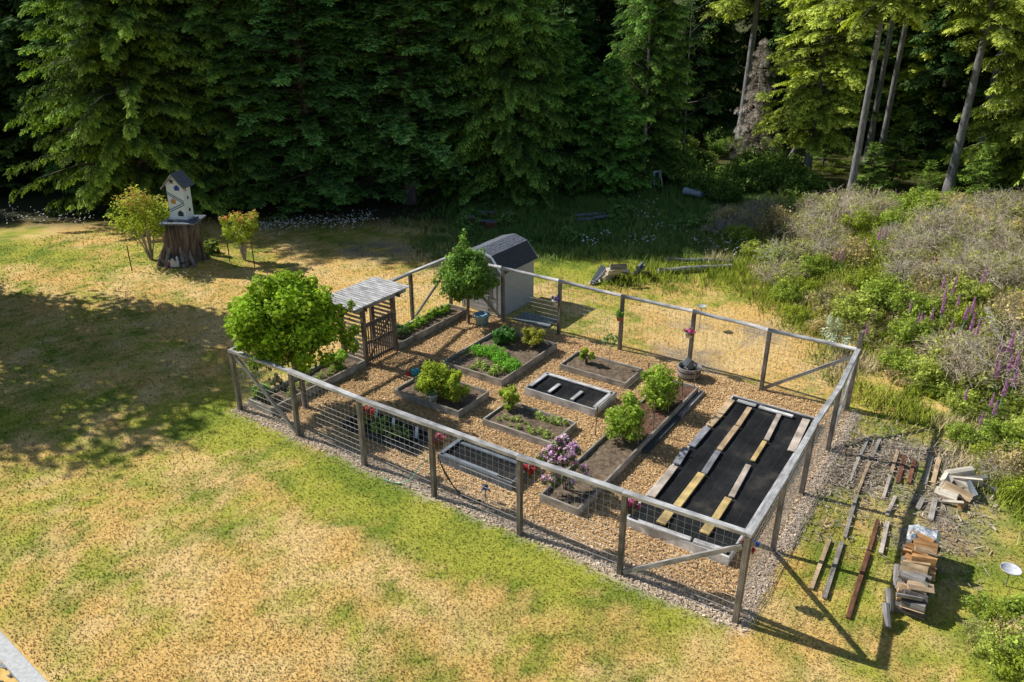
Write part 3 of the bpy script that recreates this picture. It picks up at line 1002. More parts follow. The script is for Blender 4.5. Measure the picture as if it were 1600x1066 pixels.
MB().beam((.985, .15, .2), (.985, 1.25, 1.32), .02, .08).build('gate_brace', M['brown_wood'], GT)

# ------------------------------------------------------------------ raised beds
def soil_mesh(x0, x1, y0, y1, z, mat, amp=.05, st=.05):
    nx = max(3, int((x1 - x0) / st)); ny = max(3, int((y1 - y0) / st))
    X, Y = np.meshgrid(np.linspace(x0, x1, nx), np.linspace(y0, y1, ny))
    s = random.randint(0, 999)
    Z = z + amp * (fbm(X * 2.2, Y * 2.2, s) - .5) * 2 + amp * 1.7 * (fbm(X * 9, Y * 9, s + 1, 3) - .5)
    V = np.stack([X.ravel(), Y.ravel(), Z.ravel()], 1)
    i = (np.arange(ny - 1)[:, None] * nx + np.arange(nx - 1)[None]).ravel()
    return np_mesh('soil', V, np.stack([i, i + 1, i + 1 + nx, i + nx], 1), mat, None, True)


def bed(u0, v0, u1, v1, label, h=.26, wood='bed_wood', soil='soil', level=.15, t=.05, cat='raised bed', fill='soil', amp=.035, ztop=None):
    root = thing('raised_bed', label, cat, gp((u0 + u1) / 2, (v0 + v1) / 2), GANG)
    a, b = (u1 - u0) / 2, (v1 - v0) / 2
    for y in (-b + t / 2, b - t / 2):
        MB().beam((-a, y, h / 2), (a, y, h / 2), t, h, jit=.004).build('board', M[wood], root, bevel=.006)
    for x in (-a + t / 2, a - t / 2):
        MB().beam((x, -b + t + .002, h / 2), (x, b - t - .002, h / 2), t, h - .004, jit=.004).build('board', M[wood], root, bevel=.006)
    if fill:
        link('soil', soil_mesh(-a + t, a - t, -b + t, b - t, level, M[soil], amp), root).name = fill
    return root


bed(.06, .27, 1.06, 4.12, 'long narrow raised bed of dark soil under the round leafy tree, left of the gate', h=.27)
bed(.16, 5.72, 1.10, 9.55, 'long narrow raised bed with a row of low strawberry plants along its far side', h=.27)
bed(3.15, 5.45, 5.53, 8.75, 'largest soil bed, with a bright green parsley row across its middle', h=.26)
bed(3.14, 3.18, 5.60, 4.70, 'raised bed holding two yellow-green shrubs side by side', h=.24)
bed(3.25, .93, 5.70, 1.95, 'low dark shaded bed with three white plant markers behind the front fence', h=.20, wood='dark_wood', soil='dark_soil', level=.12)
bed(6.38, 3.26, 8.68, 4.60, 'brown soil bed with one small shrub at its far corner and low seedlings', h=.22)
bed(6.37, 7.48, 8.75, 8.70, 'brown soil bed nearest the back fence, one yellow-green seedling in it', h=.22)
b6 = bed(6.52, 1.10, 8.85, 2.30, 'black-fabric-covered bed with blue-grey frame behind the front fence', h=.26, wood='bluegrey_wood', soil='fabric', level=.20, fill='fabric_cover', amp=.02)
b8 = bed(6.36, 5.44, 8.80, 6.72, 'black-fabric-covered bed with two short cross boards and a pale frame', h=.26, wood='white_wood', soil='fabric', level=.2, fill='fabric_cover', amp=.02)
for (r, cs) in ((b8, [((-1.12, -.44, .25), (-1.12, .5, .25)), ((-.45, -.45, .25), (-.45, .15, .25)), ((.35, -.5, .25), (.35, .12, .25)), ((1.12, -.5, .25), (1.12, .45, .25)), ((-1.05, .53, .255), (1.1, .53, .255))]),
                (b6, [((-.98, .18, .25), (1.05, .22, .25)), ((-1.1, -.5, .262), (-1.1, .52, .262)), ((-1.0, -.52, .262), (.7, -.52, .262))])):
    for a, b in cs:
        MB().beam(a, b, .11, .045, jit=.003).build('batten', M['white_wood' if r is b8 else 'bluegrey_wood'], r, bevel=.005)
b10 = bed(9.63, 1.13, 10.70, 8.50, 'longest bed, running from the pink rhododendron back past the raspberry bushes', h=.24, level=.15)
link('mulch', soil_mesh(-.47, .47, .1, 3.6, .185, M['mulch'], .05), b10)
MB().beam((.66, -.35, .06), (.66, 1.9, .06), .14, .09, jit=.004).build('edge_plank', M['dark_wood'], b10, bevel=.006)
MB().beam((.66, 1.95, .07), (.66, 3.75, .07), .12, .09, jit=.004).build('edge_plank', M['grey_wood'], b10, bevel=.006)
# big fabric bed
b11 = thing('raised_bed', 'widest bed, completely covered in black fabric weighted with four rows of boards', 'raised bed', gp(12.96, 5.0), GANG)
for x in (-1.2, 1.2):
    MB().beam((x, -3.5, .12), (x, 3.5, .12), .05, .24, jit=.004).build('board', M['white_wood'], b11, bevel=.006)
for y in (-3.53, 3.53):
    MB().beam((-1.225, y, .12), (1.225, y, .12), .06, .26, jit=.004).build('board', M['white_wood'], b11, bevel=.006)
link('fabric_cover', soil_mesh(-1.17, 1.17, -3.49, 3.49, .215, M['fabric'], .017, .06), b11)


def lay_board(ax, ay, bx, by, wd, mat, label, z=.245, th=.045, name='plank', cat='plank', group=None):
    a = ground(ax, ay, z); b = ground(bx, by, z)
    d = (b - a); m = (a + b) / 2
    me = MB().box((0, 0, 0), (d.length, wd, th), jit=.004).mesh(name, M[mat])
    o = link(name, me); o.location = m; o.rotation_euler = (0, random.uniform(-.006, .006), math.atan2(d.y, d.x))
    bv = o.modifiers.new('bevel', 'BEVEL'); bv.width = .006; bv.segments = 2; bv.limit_method = 'ANGLE'
    tag(o, label, cat, group)
    return o


def CQ(x, y): return 900 + x / 4, 600 + y / 4


G11 = 'boards weighting the black fabric'
for (x0, y0, x1, y1, wd, mat, lab) in [
    (972, 100, 902, 185, .20, 'tan_wood', 'farthest tan board of the leftmost row on the black fabric'),
    (898, 190, 832, 262, .20, 'tan_wood', 'second-farthest tan board of the leftmost row on the black fabric'),
    (822, 272, 722, 390, .19, 'slate_wood', 'farther of two slate grey boards in the leftmost row on the black fabric'),
    (690, 400, 628, 500, .19, 'slate_wood', 'nearer of two slate grey boards in the leftmost row on the black fabric'),
    (615, 515, 470, 705, .19, 'pink_wood', 'long pale board nearest the camera in the leftmost row on the black fabric'),
    (1085, 150, 1012, 262, .14, 'tan_wood', 'farthest tan board of the second row on the black fabric'),
    (1006, 266, 896, 412, .15, 'tan_wood', 'long tan board second from the far end of the second row on the black fabric'),
    (890, 420, 798, 560, .15, 'slate_wood', 'only slate grey board of the second row on the black fabric'),
    (785, 562, 630, 765, .19, 'yellow_wood', 'long bright yellow board of the second row on the black fabric'),
    (585, 800, 530, 872, .22, 'yellow_wood', 'short yellow board at the near end of the second row on the black fabric'),
    (1270, 192, 1190, 350, .13, 'pink_wood', 'farthest pale board of the third row on the black fabric'),
    (1180, 360, 1103, 482, .12, 'yellow_wood', 'yellow board second from the far end of the third row on the black fabric'),
    (1078, 508, 970, 705, .14, 'pink_wood', 'pale pinkish board in the middle of the third row on the black fabric'),
    (953, 715, 868, 845, .17, 'yellow_wood', 'yellow board second from the near end of the third row on the black fabric'),
    (840, 880, 800, 935, .22, 'yellow_wood', 'short yellow board at the near end of the third row on the black fabric'),
    (1440, 222, 1345, 420, .20, 'pink_wood', 'brownish pink board alone at the far right of the black fabric'),
]:
    a = CQ(x0, y0); b = CQ(x1, y1)
    lay_board(a[0], a[1], b[0], b[1], wd, mat, lab, z=.262, group=G11)
for (x0, y0, x1, y1, lab) in [(1010, 103, 1125, 135, 'left of two bleached boards capping the far end of the black fabric bed'),
                              (1145, 143, 1355, 203, 'right of two bleached boards capping the far end of the black fabric bed'),
                              (385, 858, 718, 972, 'long bleached board along the near end of the black fabric bed'),
                              (735, 978, 945, 1045, 'short bleached board by the near right corner of the black fabric bed')]:
    a = CQ(x0, y0); b = CQ(x1, y1)
    lay_board(a[0], a[1], b[0], b[1], .13, 'white_wood', lab, z=.285)

# ------------------------------------------------------------------ shed
SH = thing('garden_shed', 'small pale grey garden shed with dark shingled gable roof beyond the back fence', 'shed', gp(1.35, 11.2), GANG)
hw, hl, zw, zb, zr, bx_ = .98, 1.05, 1.82, 2.34, 2.50, .56
mb = MB()
prof = [(-hw, -hl, 0), (hw, -hl, 0), (hw, -hl, zw), (bx_, -hl, zb - .02), (0, -hl, zr - .02), (-bx_, -hl, zb - .02), (-hw, -hl, zw)]
mb.prism(prof, (0, 2 * hl, 0)); mb.build('wall', M['shed_wall'], SH)
for k in range(-4, 5):
    x = k * .22
    ht = zb + (zr - zb) * (1 - abs(x) / bx_) if abs(x) < bx_ else zw + (zb - zw) * (hw - abs(x)) / (hw - bx_)
    MB().box((x, -hl - .006, (ht - .06) / 2), (.018, .012, ht - .06)).build('batten', M['shed_wall'], SH)
for s in (-1, 1):
    for (xa, za, xb_, zb_, rows, mt_) in ((0, zr, bx_ + .02, zb - .006, 5, 'slate_shingle'), (bx_, zb, hw + .10, zw - .12, 5, 'shingle')):  # sunlit upper slopes paler, shaded lower ones darker, put into the shingle colour
        rf = MB(); sl_ = math.atan2(za - zb_, xb_ - xa); ln = math.hypot(xb_ - xa, za - zb_)
        for r in range(rows):
            n = 13
            for c in range(n):
                y0 = -hl - .14 + (2 * hl + .28) * c / n; y1 = y0 + (2 * hl + .28) / n - .006
                dm = ln * (r + .5) / rows
                rf.box((s * (xa + dm * math.cos(sl_)), (y0 + y1) / 2, za + .03 - dm * math.sin(sl_) + random.uniform(0, .008)), (ln / rows + .014, y1 - y0, .014), Matrix.Rotation(s * (sl_ - .04), 3, 'Y'))
        rf.build('roof', M[mt_], SH)
for y in (-hl - .15, hl + .15):
    for s in (-1, 1):
        MB().beam((0, y, zr - .03), (s * bx_, y, zb - .03), .025, .08).build('barge_board', M['white_paint'], SH)
        MB().beam((s * (bx_ + .01), y, zb - .04), (s * (hw + .08), y, zw - .12), .022, .08).build('barge_board', M['white_paint'], SH)
dr = MB().box((-.1, -hl - .022, .9), (.78, .03, 1.7)).build('door', M['shed_wall'], SH, bevel=.004)
MB().box((.22, -hl - .05, .9), (.03, .03, .14)).build('handle', M['metal'], dr)

mb = MB()
mb.poly([gp(2.75, 10.15, .03), gp(4.3, 10.15, .05), gp(4.2, 11.0, .08), gp(2.8, 10.95, .06)])
mb.v = mb.v + [(x, y, z - .03) for x, y, z in mb.v]; mb.f += [(4, 7, 6, 5), (0, 4, 5, 1), (1, 5, 6, 2), (2, 6, 7, 3), (3, 7, 4, 0)]; mb.uv += [(0, 0)] * 20; mb.sm += [False] * 5
tag(mb.build('panel', noise_mat('weathered_teal_board', (.16, .19, .18), (.27, .30, .29), 5)), 'flat blue-grey panel lying in the grass beside the shed', 'panel')


# ------------------------------------------------------------------ plants in the garden
def gl(px, py, z=.15):
    return ground(px, py, z)


# round leafy tree by the left fence
def small_tree(name, label, base, trunk_h, tr, crown_c, crown_r, k, cr, per, size, cd, cl, extra=(), lean=(0, 0), up=.5):
    root = thing(name, label, 'tree', base)
    mb = MB()
    mb.tube([(0, 0, -.05), (lean[0] * .4, lean[1] * .4, trunk_h * .5), (lean[0], lean[1], trunk_h)], [tr * 1.25, tr, tr * .85], 9, wob=.06)
    for i in range(9):
        a = 2 * PI * i / 9 + random.uniform(-.3, .3); rr = random.uniform(.4, .85)
        e = Vector((crown_c[0] + math.cos(a) * crown_r[0] * rr, crown_c[1] + math.sin(a) * crown_r[1] * rr, crown_c[2] + random.uniform(-.5, .7) * crown_r[2]))
        s = Vector((lean[0], lean[1], trunk_h - .05)); m = s.lerp(e, .5) + Vector((0, 0, .12))
        mb.tube([s, m, e], [tr * .55, tr * .35, tr * .1], 5, caps=False)
    mb.build('trunk', M['stem'], root)
    cl_ = np.concatenate([ellipsoid_clumps(crown_c, crown_r, k, cr, .45)] + [np.array([e]) for e in extra])
    Q, C = leaf_cloud(cl_, per, size, cd, cl, up=up)
    link('crown', quads_to_mesh('crown', Q, C, M['leaf']), root)
    return root


pt = P(478, 637)
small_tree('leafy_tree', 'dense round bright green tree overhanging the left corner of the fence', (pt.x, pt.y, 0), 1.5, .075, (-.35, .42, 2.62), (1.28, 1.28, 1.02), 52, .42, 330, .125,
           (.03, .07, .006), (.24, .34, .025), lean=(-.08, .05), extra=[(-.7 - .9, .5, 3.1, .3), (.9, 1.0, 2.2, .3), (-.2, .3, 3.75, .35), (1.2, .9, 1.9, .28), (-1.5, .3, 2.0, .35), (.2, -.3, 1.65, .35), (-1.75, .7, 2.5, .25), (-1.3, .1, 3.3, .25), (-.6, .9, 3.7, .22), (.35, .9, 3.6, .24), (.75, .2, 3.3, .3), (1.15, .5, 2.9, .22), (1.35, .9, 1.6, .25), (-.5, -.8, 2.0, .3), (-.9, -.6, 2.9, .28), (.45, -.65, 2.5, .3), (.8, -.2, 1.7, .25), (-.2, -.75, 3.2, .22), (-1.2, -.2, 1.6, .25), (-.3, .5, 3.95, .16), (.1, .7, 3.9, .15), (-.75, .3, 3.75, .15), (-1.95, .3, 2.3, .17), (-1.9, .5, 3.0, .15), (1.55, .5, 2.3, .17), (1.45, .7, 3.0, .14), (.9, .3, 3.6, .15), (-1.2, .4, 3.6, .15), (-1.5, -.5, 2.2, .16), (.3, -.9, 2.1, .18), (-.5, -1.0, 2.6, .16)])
pt = P(732, 506)
small_tree('pear_tree', 'upright young fruit tree with pointed top in front of the shed', (pt.x, pt.y, 0), .95, .055, (0, 0, 1.85), (.9, .9, .75), 60, .3, 150, .11,
           (.035, .075, .015), (.15, .24, .05), extra=[(-.1, 0, 2.7, .3), (-.25, .1, 2.5, .3), (-.15, 0, 3.0, .22), (-.1, 0, 3.25, .17), (-.08, 0, 3.5, .12), (.35, 0, 2.55, .28), (.5, .2, 2.7, .2), (-.5, -.2, 2.5, .25), (.1, .1, 2.4, .4), (-.3, 0, 2.85, .2), (1.0, .1, 1.6, .25), (-1.1, 0, 1.7, .2)])


def bush(label, p, h, r, k, per, size, cd, cl, cat='shrub', name='shrub', group=None, stems=6, cr=None, low=.35):
    c = ellipsoid_clumps((0, 0, h * (low + (1 - low) * .5)), (r, r, h * (1 - low) * .5), k, cr or r * .38, .3)
    return shrub(name, label, cat, p, c, per, size, cd, cl, fan_stems(stems, h * .75, r * .6, .012 + .01 * r), group=group)


YD = (.09, .12, .01); YL = (.28, .34, .04)
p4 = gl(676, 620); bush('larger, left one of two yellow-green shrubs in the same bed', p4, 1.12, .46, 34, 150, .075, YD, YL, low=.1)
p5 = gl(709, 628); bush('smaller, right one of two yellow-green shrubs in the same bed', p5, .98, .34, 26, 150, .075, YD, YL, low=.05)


def pot(label, p, r, h, mat, fol=None, cat='plant pot', name='plant_pot'):
    root = thing(name, label, cat, p)
    MB().lathe([(0, 0), (r * .75, 0), (r, h), (r * 1.06, h), (r * 1.06, h - .03), (r * .93, h - .03), (r * .9, h * .8), (0, h * .8)]).build('pot', M[mat], root)
    if fol:
        Q, C = leaf_cloud(ellipsoid_clumps((0, 0, h + .08), (r, r, .12), 8, r * .5), 40, .05, fol[0], fol[1])
        link('foliage', quads_to_mesh('foliage', Q, C, M['leaf']), root)
    return root


pot('white pot standing between the two yellow-green shrubs', gl(676, 627), .17, .24, 'pot_white', (GREEN_D, (.16, .25, .08)))
pr_ = thing('ornament', 'small teal and red glazed pot on the chips left of the yellow-green shrubs', 'pot', P(649, 586))
MB().lathe([(0, 0), (.12, 0), (.17, .09), (.15, .17), (.10, .18), (0, .14)]).build('bowl', M['teal'], pr_)
MB().lathe([(0, .0), (.06, .0), (.09, .06), (.07, .13), (0, .15)], (-.22, -.05, 0)).build('side_bowl', M['pot_red'], pr_)

# parsley and other crops in the big bed
bq = []
for i in range(120):
    t = rng.random(); p = gp(3.35 + 2.1 * t, 6.75 + .25 * math.sin(t * 5) + rng.uniform(-.42, .42) * (1 - .3 * t), .2 + rng.random() * .12)
    bq.append((p.x, p.y, p.z, rng.uniform(.08, .15)))
Q, C = leaf_cloud(np.array(bq), 70, .05, (.05, .12, .012), (.15, .31, .035), up=.6)
tag(link('parsley', quads_to_mesh('parsley', Q, C, M['leaf'])), 'thick bright green row of parsley across the largest bed', 'herbs', kind='stuff')
bush('dark green leafy crop plant at the back corner of the largest bed', gl(790, 537), .62, .42, 16, 70, .12, (.025, .07, .015), (.09, .2, .05), cat='plant', name='leafy_plant', stems=4, low=.1)
bush('olive yellow bushy plant at the back of the largest bed', gl(832, 542), .72, .36, 24, 130, .07, (.09, .10, .015), (.27, .27, .05), name='bushy_plant', cat='plant', low=.1)
bush('yellow-green seedling shrub in the bed nearest the back fence', gl(916, 570), .55, .22, 12, 90, .07, YD, YL, cat='plant', name='young_plant', low=.15)
sp = gl(951, 572, .15)
sap = thing('sapling', 'thin sapling with few drooping leaves in the bed nearest the back fence', 'sapling', sp)
MB().tube([(0, 0, -.05), (.02, 0, .6), (.0, 0, 1.05)], [.012, .010, .005], 6).build('stem', M['stem'], sap)
Q, C = leaf_cloud(np.array([(.15, 0, .95, .14), (-.14, .05, .9, .14), (0, .1, 1.05, .12), (.1, -.1, .8, .1)]), 16, .12, (.05, .1, .03), (.14, .22, .08)); link('foliage', quads_to_mesh('foliage', Q, C, M['leaf']), sap)
bush('yellow-green shrub at the far left corner of the seedling bed', gl(795, 640), .72, .30, 18, 80, .08, YD, (.28, .34, .05), name='young_shrub', low=.15)

G_SEED = 'low seedlings in the beds'
seedQ, seedC = leaf_cloud(np.array([(0, 0, .06, .11)]), 60, .075, (.05, .09, .02), (.2, .26, .06))
seed_me = quads_to_mesh('foliage', seedQ, seedC, M['leaf'])


def seedling(p, s, label, group=G_SEED, me=seed_me, name='seedling', cat='seedling'):
    o = link(name, me); o.location = p; o.scale = (s, s, s); o.rotation_euler = (0, 0, random.uniform(0, 6))
    tag(o, label, cat, group); return o


for i in range(16):
    seedling(gp(6.75 + .115 * i + random.uniform(-.1, .1), 3.75 + random.uniform(-.32, .12), .155), random.uniform(.4, .9), 'low seedling in the row down the middle of the seedling bed', 'seedlings in the middle row of the seedling bed')
for i in range(5):
    seedling(gp(7.6 + i * .2, 4.35 + random.uniform(-.1, .08), .155), random.uniform(.8, 1.35), 'taller seedling along the far edge of the seedling bed', 'taller seedlings along the edge of the seedling bed')
for i in range(14):
    seedling(gp(4.3 + random.uniform(-.2, 1.0), 5.95 + random.uniform(-.25, .25), .15), random.uniform(.7, 1.3), 'low seedling near the front board of the largest bed', 'seedlings near the front of the largest bed')
stq, stc = leaf_cloud(ellipsoid_clumps((0, 0, .12), (.17, .17, .09), 7, .09), 26, .09, (.05, .11, .015), (.24, .34, .05))
st_me = quads_to_mesh('foliage', stq, stc, M['leaf'])
for i in range(12):
    seedling(gp(.42 + random.uniform(-.06, .06), 6.25 + i * .265, .16), random.uniform(.85, 1.25), 'strawberry plant in the row beside the left fence', 'strawberry plants beside the left fence', st_me, 'strawberry_plant', 'plant')
bush('blue-green leafy plant at the gate end of the strawberry bed', gl(626, 527), .5, .25, 12, 60, .09, (.04, .09, .03), (.15, .24, .1), cat='plant', name='leafy_plant', low=.1)
bush('leafy plant in the front corner of the bed under the round tree', gl(410, 620, .2), .4, .24, 10, 60, .09, (.05, .11, .02), (.2, .3, .06), cat='plant', name='leafy_plant', low=.1)
bush('dark reddish plant in the bed under the round tree', gl(430, 604, .2), .4, .2, 9, 50, .09, (.05, .06, .03), (.14, .14, .06), cat='plant', name='leafy_plant', low=.1)
bush('low green shrub at the gate end of the bed under the round tree', gl(527, 575, .2), .55, .35, 16, 90, .08, (.05, .12, .015), (.2, .3, .04), low=.05)
for i in range(9):
    seedling(gp(.3 + random.uniform(0, .5), 1.2 + i * .28, .17), random.uniform(.8, 1.3), 'low plant in the soil under the round tree', 'low plants under the round tree')
for i in range(22):
    seedling(gp(3.45 + random.uniform(0, 2.1), 1.1 + random.uniform(0, .7), .12), random.uniform(.7, 1.2), 'dark low plant in the shaded bed with white markers', 'low plants in the marker bed',
             name='low_plant', cat='plant')
for (a, b, lab) in [(587, 656, 'leftmost of three white plant markers'), (614, 671, 'middle one of three white plant markers'), (650, 685, 'rightmost of three white plant markers')]:
    p = gl(a, b, .12)
    o = MB().box((0, 0, .16), (.085, .008, .36), taper=1.0).build('plant_marker', M['white_paint']); o.location = p; o.rotation_euler = (-.15, .08, -.2)
    tag(o, lab + ' in the dark shaded bed', 'plant marker')

# raspberries, stakes
RQ = dict(per=60, size=.10, cd=(.06, .11, .01), cl=(.22, .29, .045))


def raspberry(label, p, h, r, k):
    c = ellipsoid_clumps((0, 0, h * .55), (r, r * 1.1, h * .45), k, .2, .3)
    return shrub('raspberry_bush', label, 'shrub', p, c, RQ['per'], RQ['size'], RQ['cd'], RQ['cl'], fan_stems(9, h * .9, r * .8, .012))


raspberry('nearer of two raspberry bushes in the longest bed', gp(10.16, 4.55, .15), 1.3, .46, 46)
raspberry('farther of two raspberry bushes in the longest bed', gp(10.2, 6.75, .15), 1.25, .52, 46)
for (a, b, top, lab) in [(930, 682, 636, 'thin stake at the outer left edge of the longest bed, nearest the camera'), (995, 706, 652, 'stake right of the nearer raspberry bush'), (1010, 603, 566, 'thin stake beside the bed nearest the back fence'),
                         (1028, 596, 557, 'thin stake behind the farther raspberry bush'), (1083, 616, 567, 'tall stake in front of the half barrel'), (1065, 628, 595, 'stake just right of the farther raspberry bush'),
                         (1043, 655, 612, 'stake at the mulched right side of the longest bed'), (1019, 680, 630, 'stake between the two raspberry bushes'), (961, 635, 612, 'short stake at the corner of the boarded fabric bed')]:
    p = P(a, b)
    h = max(.4, height_at(p, top))
    o = MB().tube([(0, 0, -.05), (0, 0, h)], .018, 6).build('garden_stake', M['stem']); o.location = p; o.rotation_euler = (random.uniform(-.04, .04), random.uniform(-.04, .04), 0)
    tag(o, lab, 'stake', 'stakes around the raspberry bed')
ww = []
o = MB().tube([P(930, 682) + Vector((0, 0, .85)), gp(9.5, 6.0, .95), P(1028, 596) + Vector((0, 0, .75))], .006, 4).build('support_wire', M['wire']); tag(o, 'support wire strung between stakes along the raspberry bushes', 'wire')

# rhododendron with pink blooms
pr = gp(9.98, 1.75, .15)
RH = thing('rhododendron', 'pink flowering rhododendron at the near end of the longest bed', 'shrub', pr)
cl_ = np.concatenate([ellipsoid_clumps((-.12, .0, .95), (.42, .42, .36), 34, .15, .4), ellipsoid_clumps((-.35, -.2, .55), (.25, .25, .25), 8, .13, .4), np.array([(.45, .2, .45, .14), (.5, -.1, .4, .14), (.1, -.3, .35, .14)])])
Q, C = leaf_cloud(cl_, 34, .10, (.03, .055, .02), (.12, .17, .06)); link('foliage', quads_to_mesh('foliage', Q, C, M['leaf']), RH)
fl_ = cl_.copy(); fl_[:, 3] *= .8; fl_[:, 2] += .06
Q, C = leaf_cloud(fl_, 46, .07, (.44, .17, .34), (.86, .60, .78), aspect=.9, up=.6); link('flowers', quads_to_mesh('flowers', Q, C, M['petal']), RH)
mb = MB()
for p_, r_ in fan_stems(7, .8, .35, .016): mb.tube(p_, r_, 6, caps=False)
mb.build('stem', M['stem'], RH)

# bucket and half barrel
BK = thing('bucket', 'faded blue tub on the wood chips between the fruit tree and the shed', 'bucket', P(753, 507))
MB().lathe([(0, 0), (.215, 0), (.27, .40), (.30, .41), (.30, .36), (.285, .36), (.30, .415), (.265, .415), (.255, .34), (0, .33)], n=28).build('tub', M['bucket'], BK)
for s in (-1, 1):
    MB().box((s * .30, 0, .36), (.05, .14, .035)).build('handle', M['bucket'], BK, bevel=.008)
HB = thing('barrel_planter', 'weathered wooden half barrel planter at the foot of a back fence post', 'planter', gp(10.05, 9.32))
MB().lathe([(0, 0), (.30, 0), (.36, .22), (.38, .42), (.345, .42), (.34, .30), (0, .29)], n=26, smooth=False).build('staves', M['grey_wood'], HB)
for z, r in ((.10, .333), (.30, .371)): MB().lathe([(r, z - .02), (r + .008, z - .02), (r + .008, z + .02), (r, z + .02)], n=26).build('hoop', M['rust'], HB)
link('soil', soil_mesh(-.24, .24, -.24, .24, .31, M['dark_soil'], .02), HB)
FB = thing('lantern_box', 'small wooden birdhouse standing inside the half barrel', 'birdhouse', gp(10.02, 9.36, .30), .4)
MB().prism([(-.11, -.09, 0), (.11, -.09, 0), (.11, -.09, .2), (0, -.09, .32), (-.11, -.09, .2)], (0, .18, 0)).build('body', M['grey_wood'], FB)
MB().beam((0, 0, .34), (.19, 0, .16), .26, .02).build('roof', M['dark_wood'], FB); MB().beam((0, 0, .345), (-.19, 0, .16), .26, .02).build('roof', M['dark_wood'], FB)


# hanging flower pots on the posts
def hanging_pot(label, p, z, pm, fc, ztop, r=.12):
    root = thing('hanging_pot', label, 'flower pot', (p.x, p.y, z))
    MB().lathe([(0, 0), (r * .65, 0), (r, .17), (r * 1.08, .17), (r * 1.08, .19), (r * .9, .19), (0, .15)], n=16).build('pot', M[pm], root)
    mb = MB()
    for k in range(3):
        a = 2 * PI * k / 3; mb.tube([(math.cos(a) * r, math.sin(a) * r, .18), (0, 0, ztop - z)], .0035, 4)
    mb.build('hanger', M['pot_white'], root)
    c = ellipsoid_clumps((0, 0, .2), (r * 1.2, r * 1.2, .10), 12, r * .55)
    Q, C = leaf_cloud(c, 20, .06, (.04, .08, .02), (.12, .2, .05)); link('foliage', quads_to_mesh('foliage', Q, C, M['leaf']), root)
    c[:, 2] += .03
    Q, C = leaf_cloud(c, 22, .055, fc[0], fc[1], aspect=.9, up=.7); link('flowers', quads_to_mesh('flowers', Q, C, M['petal']), root)
    return root


def at_post(pp, off, py):
    p = pp + off
    return p, height_at(p, py)


RED = ((.35, .01, .02), (.7, .05, .07)); PINK = ((.45, .02, .18), (.78, .10, .38)); PURP = ((.10, .04, .28), (.3, .16, .55))
q, z = at_post(BP[2][0], -E2 * .15 - E1 * .08, 477); hanging_pot('white hanging pot of purple flowers on the second back fence post from the shed', q, z, 'pot_white', PURP, z + .55)
q, z = at_post(BP[3][0], -E2 * .13 - E1 * .02, 501); hanging_pot('red hanging pot on a middle post of the back fence', q, z, 'pot_red', (GREEN_D, (.2, .3, .06)), z + .35, .11)
q, z = at_post(BP[4][0], -E2 * .16 - E1 * .04, 527); hanging_pot('hanging pot of bright magenta petunias on the post above the half barrel', q, z, 'pot_white', PINK, z + .6, .14)
q, z = at_post(FP[3][0], E2 * .18 + E1 * .06, 699); hanging_pot('hanging basket of red and pink fuchsia by the front fence, near the green hose', q, z, 'pot_dark', ((.5, .02, .08), (.8, .2, .35)), z + .55, .14)
q, z = at_post(FP[4][0], E2 * .22 + E1 * .12, 745); hanging_pot('hanging pot of red flowers by the front fence post left of the rhododendron', q, z, 'pot_dark', RED, z + .5, .12)
q, z = at_post(FP[5][0], E2 * .2 + E1 * .06, 801); hanging_pot('hanging pot of magenta flowers by the corner of the black fabric bed', q, z, 'pot_dark', PINK, z + .7, .11)
q, z = at_post(RP[0][0], E2 * -1.6 - E1 * .17, 868); hanging_pot('hanging pot of dark red flowers inside the nearest corner post', q, z, 'pot_dark', ((.2, .01, .02), (.5, .06, .08)), z + .5, .11)
q, z = at_post(FP[2][0], E2 * .25 + E1 * .1, 655); hanging_pot('hanging pot of dark red flowers above the marker bed', q, z, 'pot_dark', RED, z + .55, .10)

# sprinkler stand and hoses
SK = thing('water_standpipe', 'small standpipe with a blue twin tap on the chips inside the front fence', 'tap', P(759, 782))
MB().tube([(0, 0, 0), (0, 0, .34)], .022, 8).build('pipe', M['metal'], SK)
MB().box((0, 0, .37), (.13, .07, .09), jit=.004).build('tap_head', M['blue_paint'], SK, bevel=.012)
for s in (-1, 1): MB().tube([(s * .05, 0, .36), (s * .11, -.02, .26)], .018, 8).build('outlet', M['navy_paint'], SK)
MB().lathe([(0, .40), (.05, .41), (.05, .44), (0, .45)], n=12).build('handle', M['navy_paint'], SK)


def hose(pts, r, mat, label):
    P3 = [Vector(p) for p in pts]; out = []
    for i in range(len(P3) - 1):
        p0, p1, p2, p3 = P3[max(i - 1, 0)], P3[i], P3[i + 1], P3[min(i + 2, len(P3) - 1)]
        for k in range(6):
            t = k / 6
            out.append(.5 * ((2 * p1) + (p2 - p0) * t + (2 * p0 - 5 * p1 + 4 * p2 - p3) * t * t + (3 * p1 - p0 - 3 * p2 + p3) * t ** 3))
    out.append(P3[-1])
    tag(MB().tube(out, r, 8).build('hose', M[mat]), label, 'hose')


hose([ground(672, 716, .75), ground(656, 728, .55), ground(643, 748, .25), ground(625, 755, .05), ground(608, 752, .04), ground(598, 747, .04)], .014, 'hose_green', 'pale green hose hanging from the front fence down onto the chips')
hose([ground(684, 712, .7), ground(690, 728, .5), ground(700, 745, .3), ground(712, 765, .08), ground(730, 778, .04), ground(752, 783, .05)], .016, 'hose_black', 'black hose running from the fence post to the standpipe')
hose([ground(686, 716, .68), ground(696, 742, .35), ground(716, 768, .05), ground(735, 785, .04), ground(756, 786, .04)], .012, 'hose_black', 'second thinner black hose looping to the standpipe')


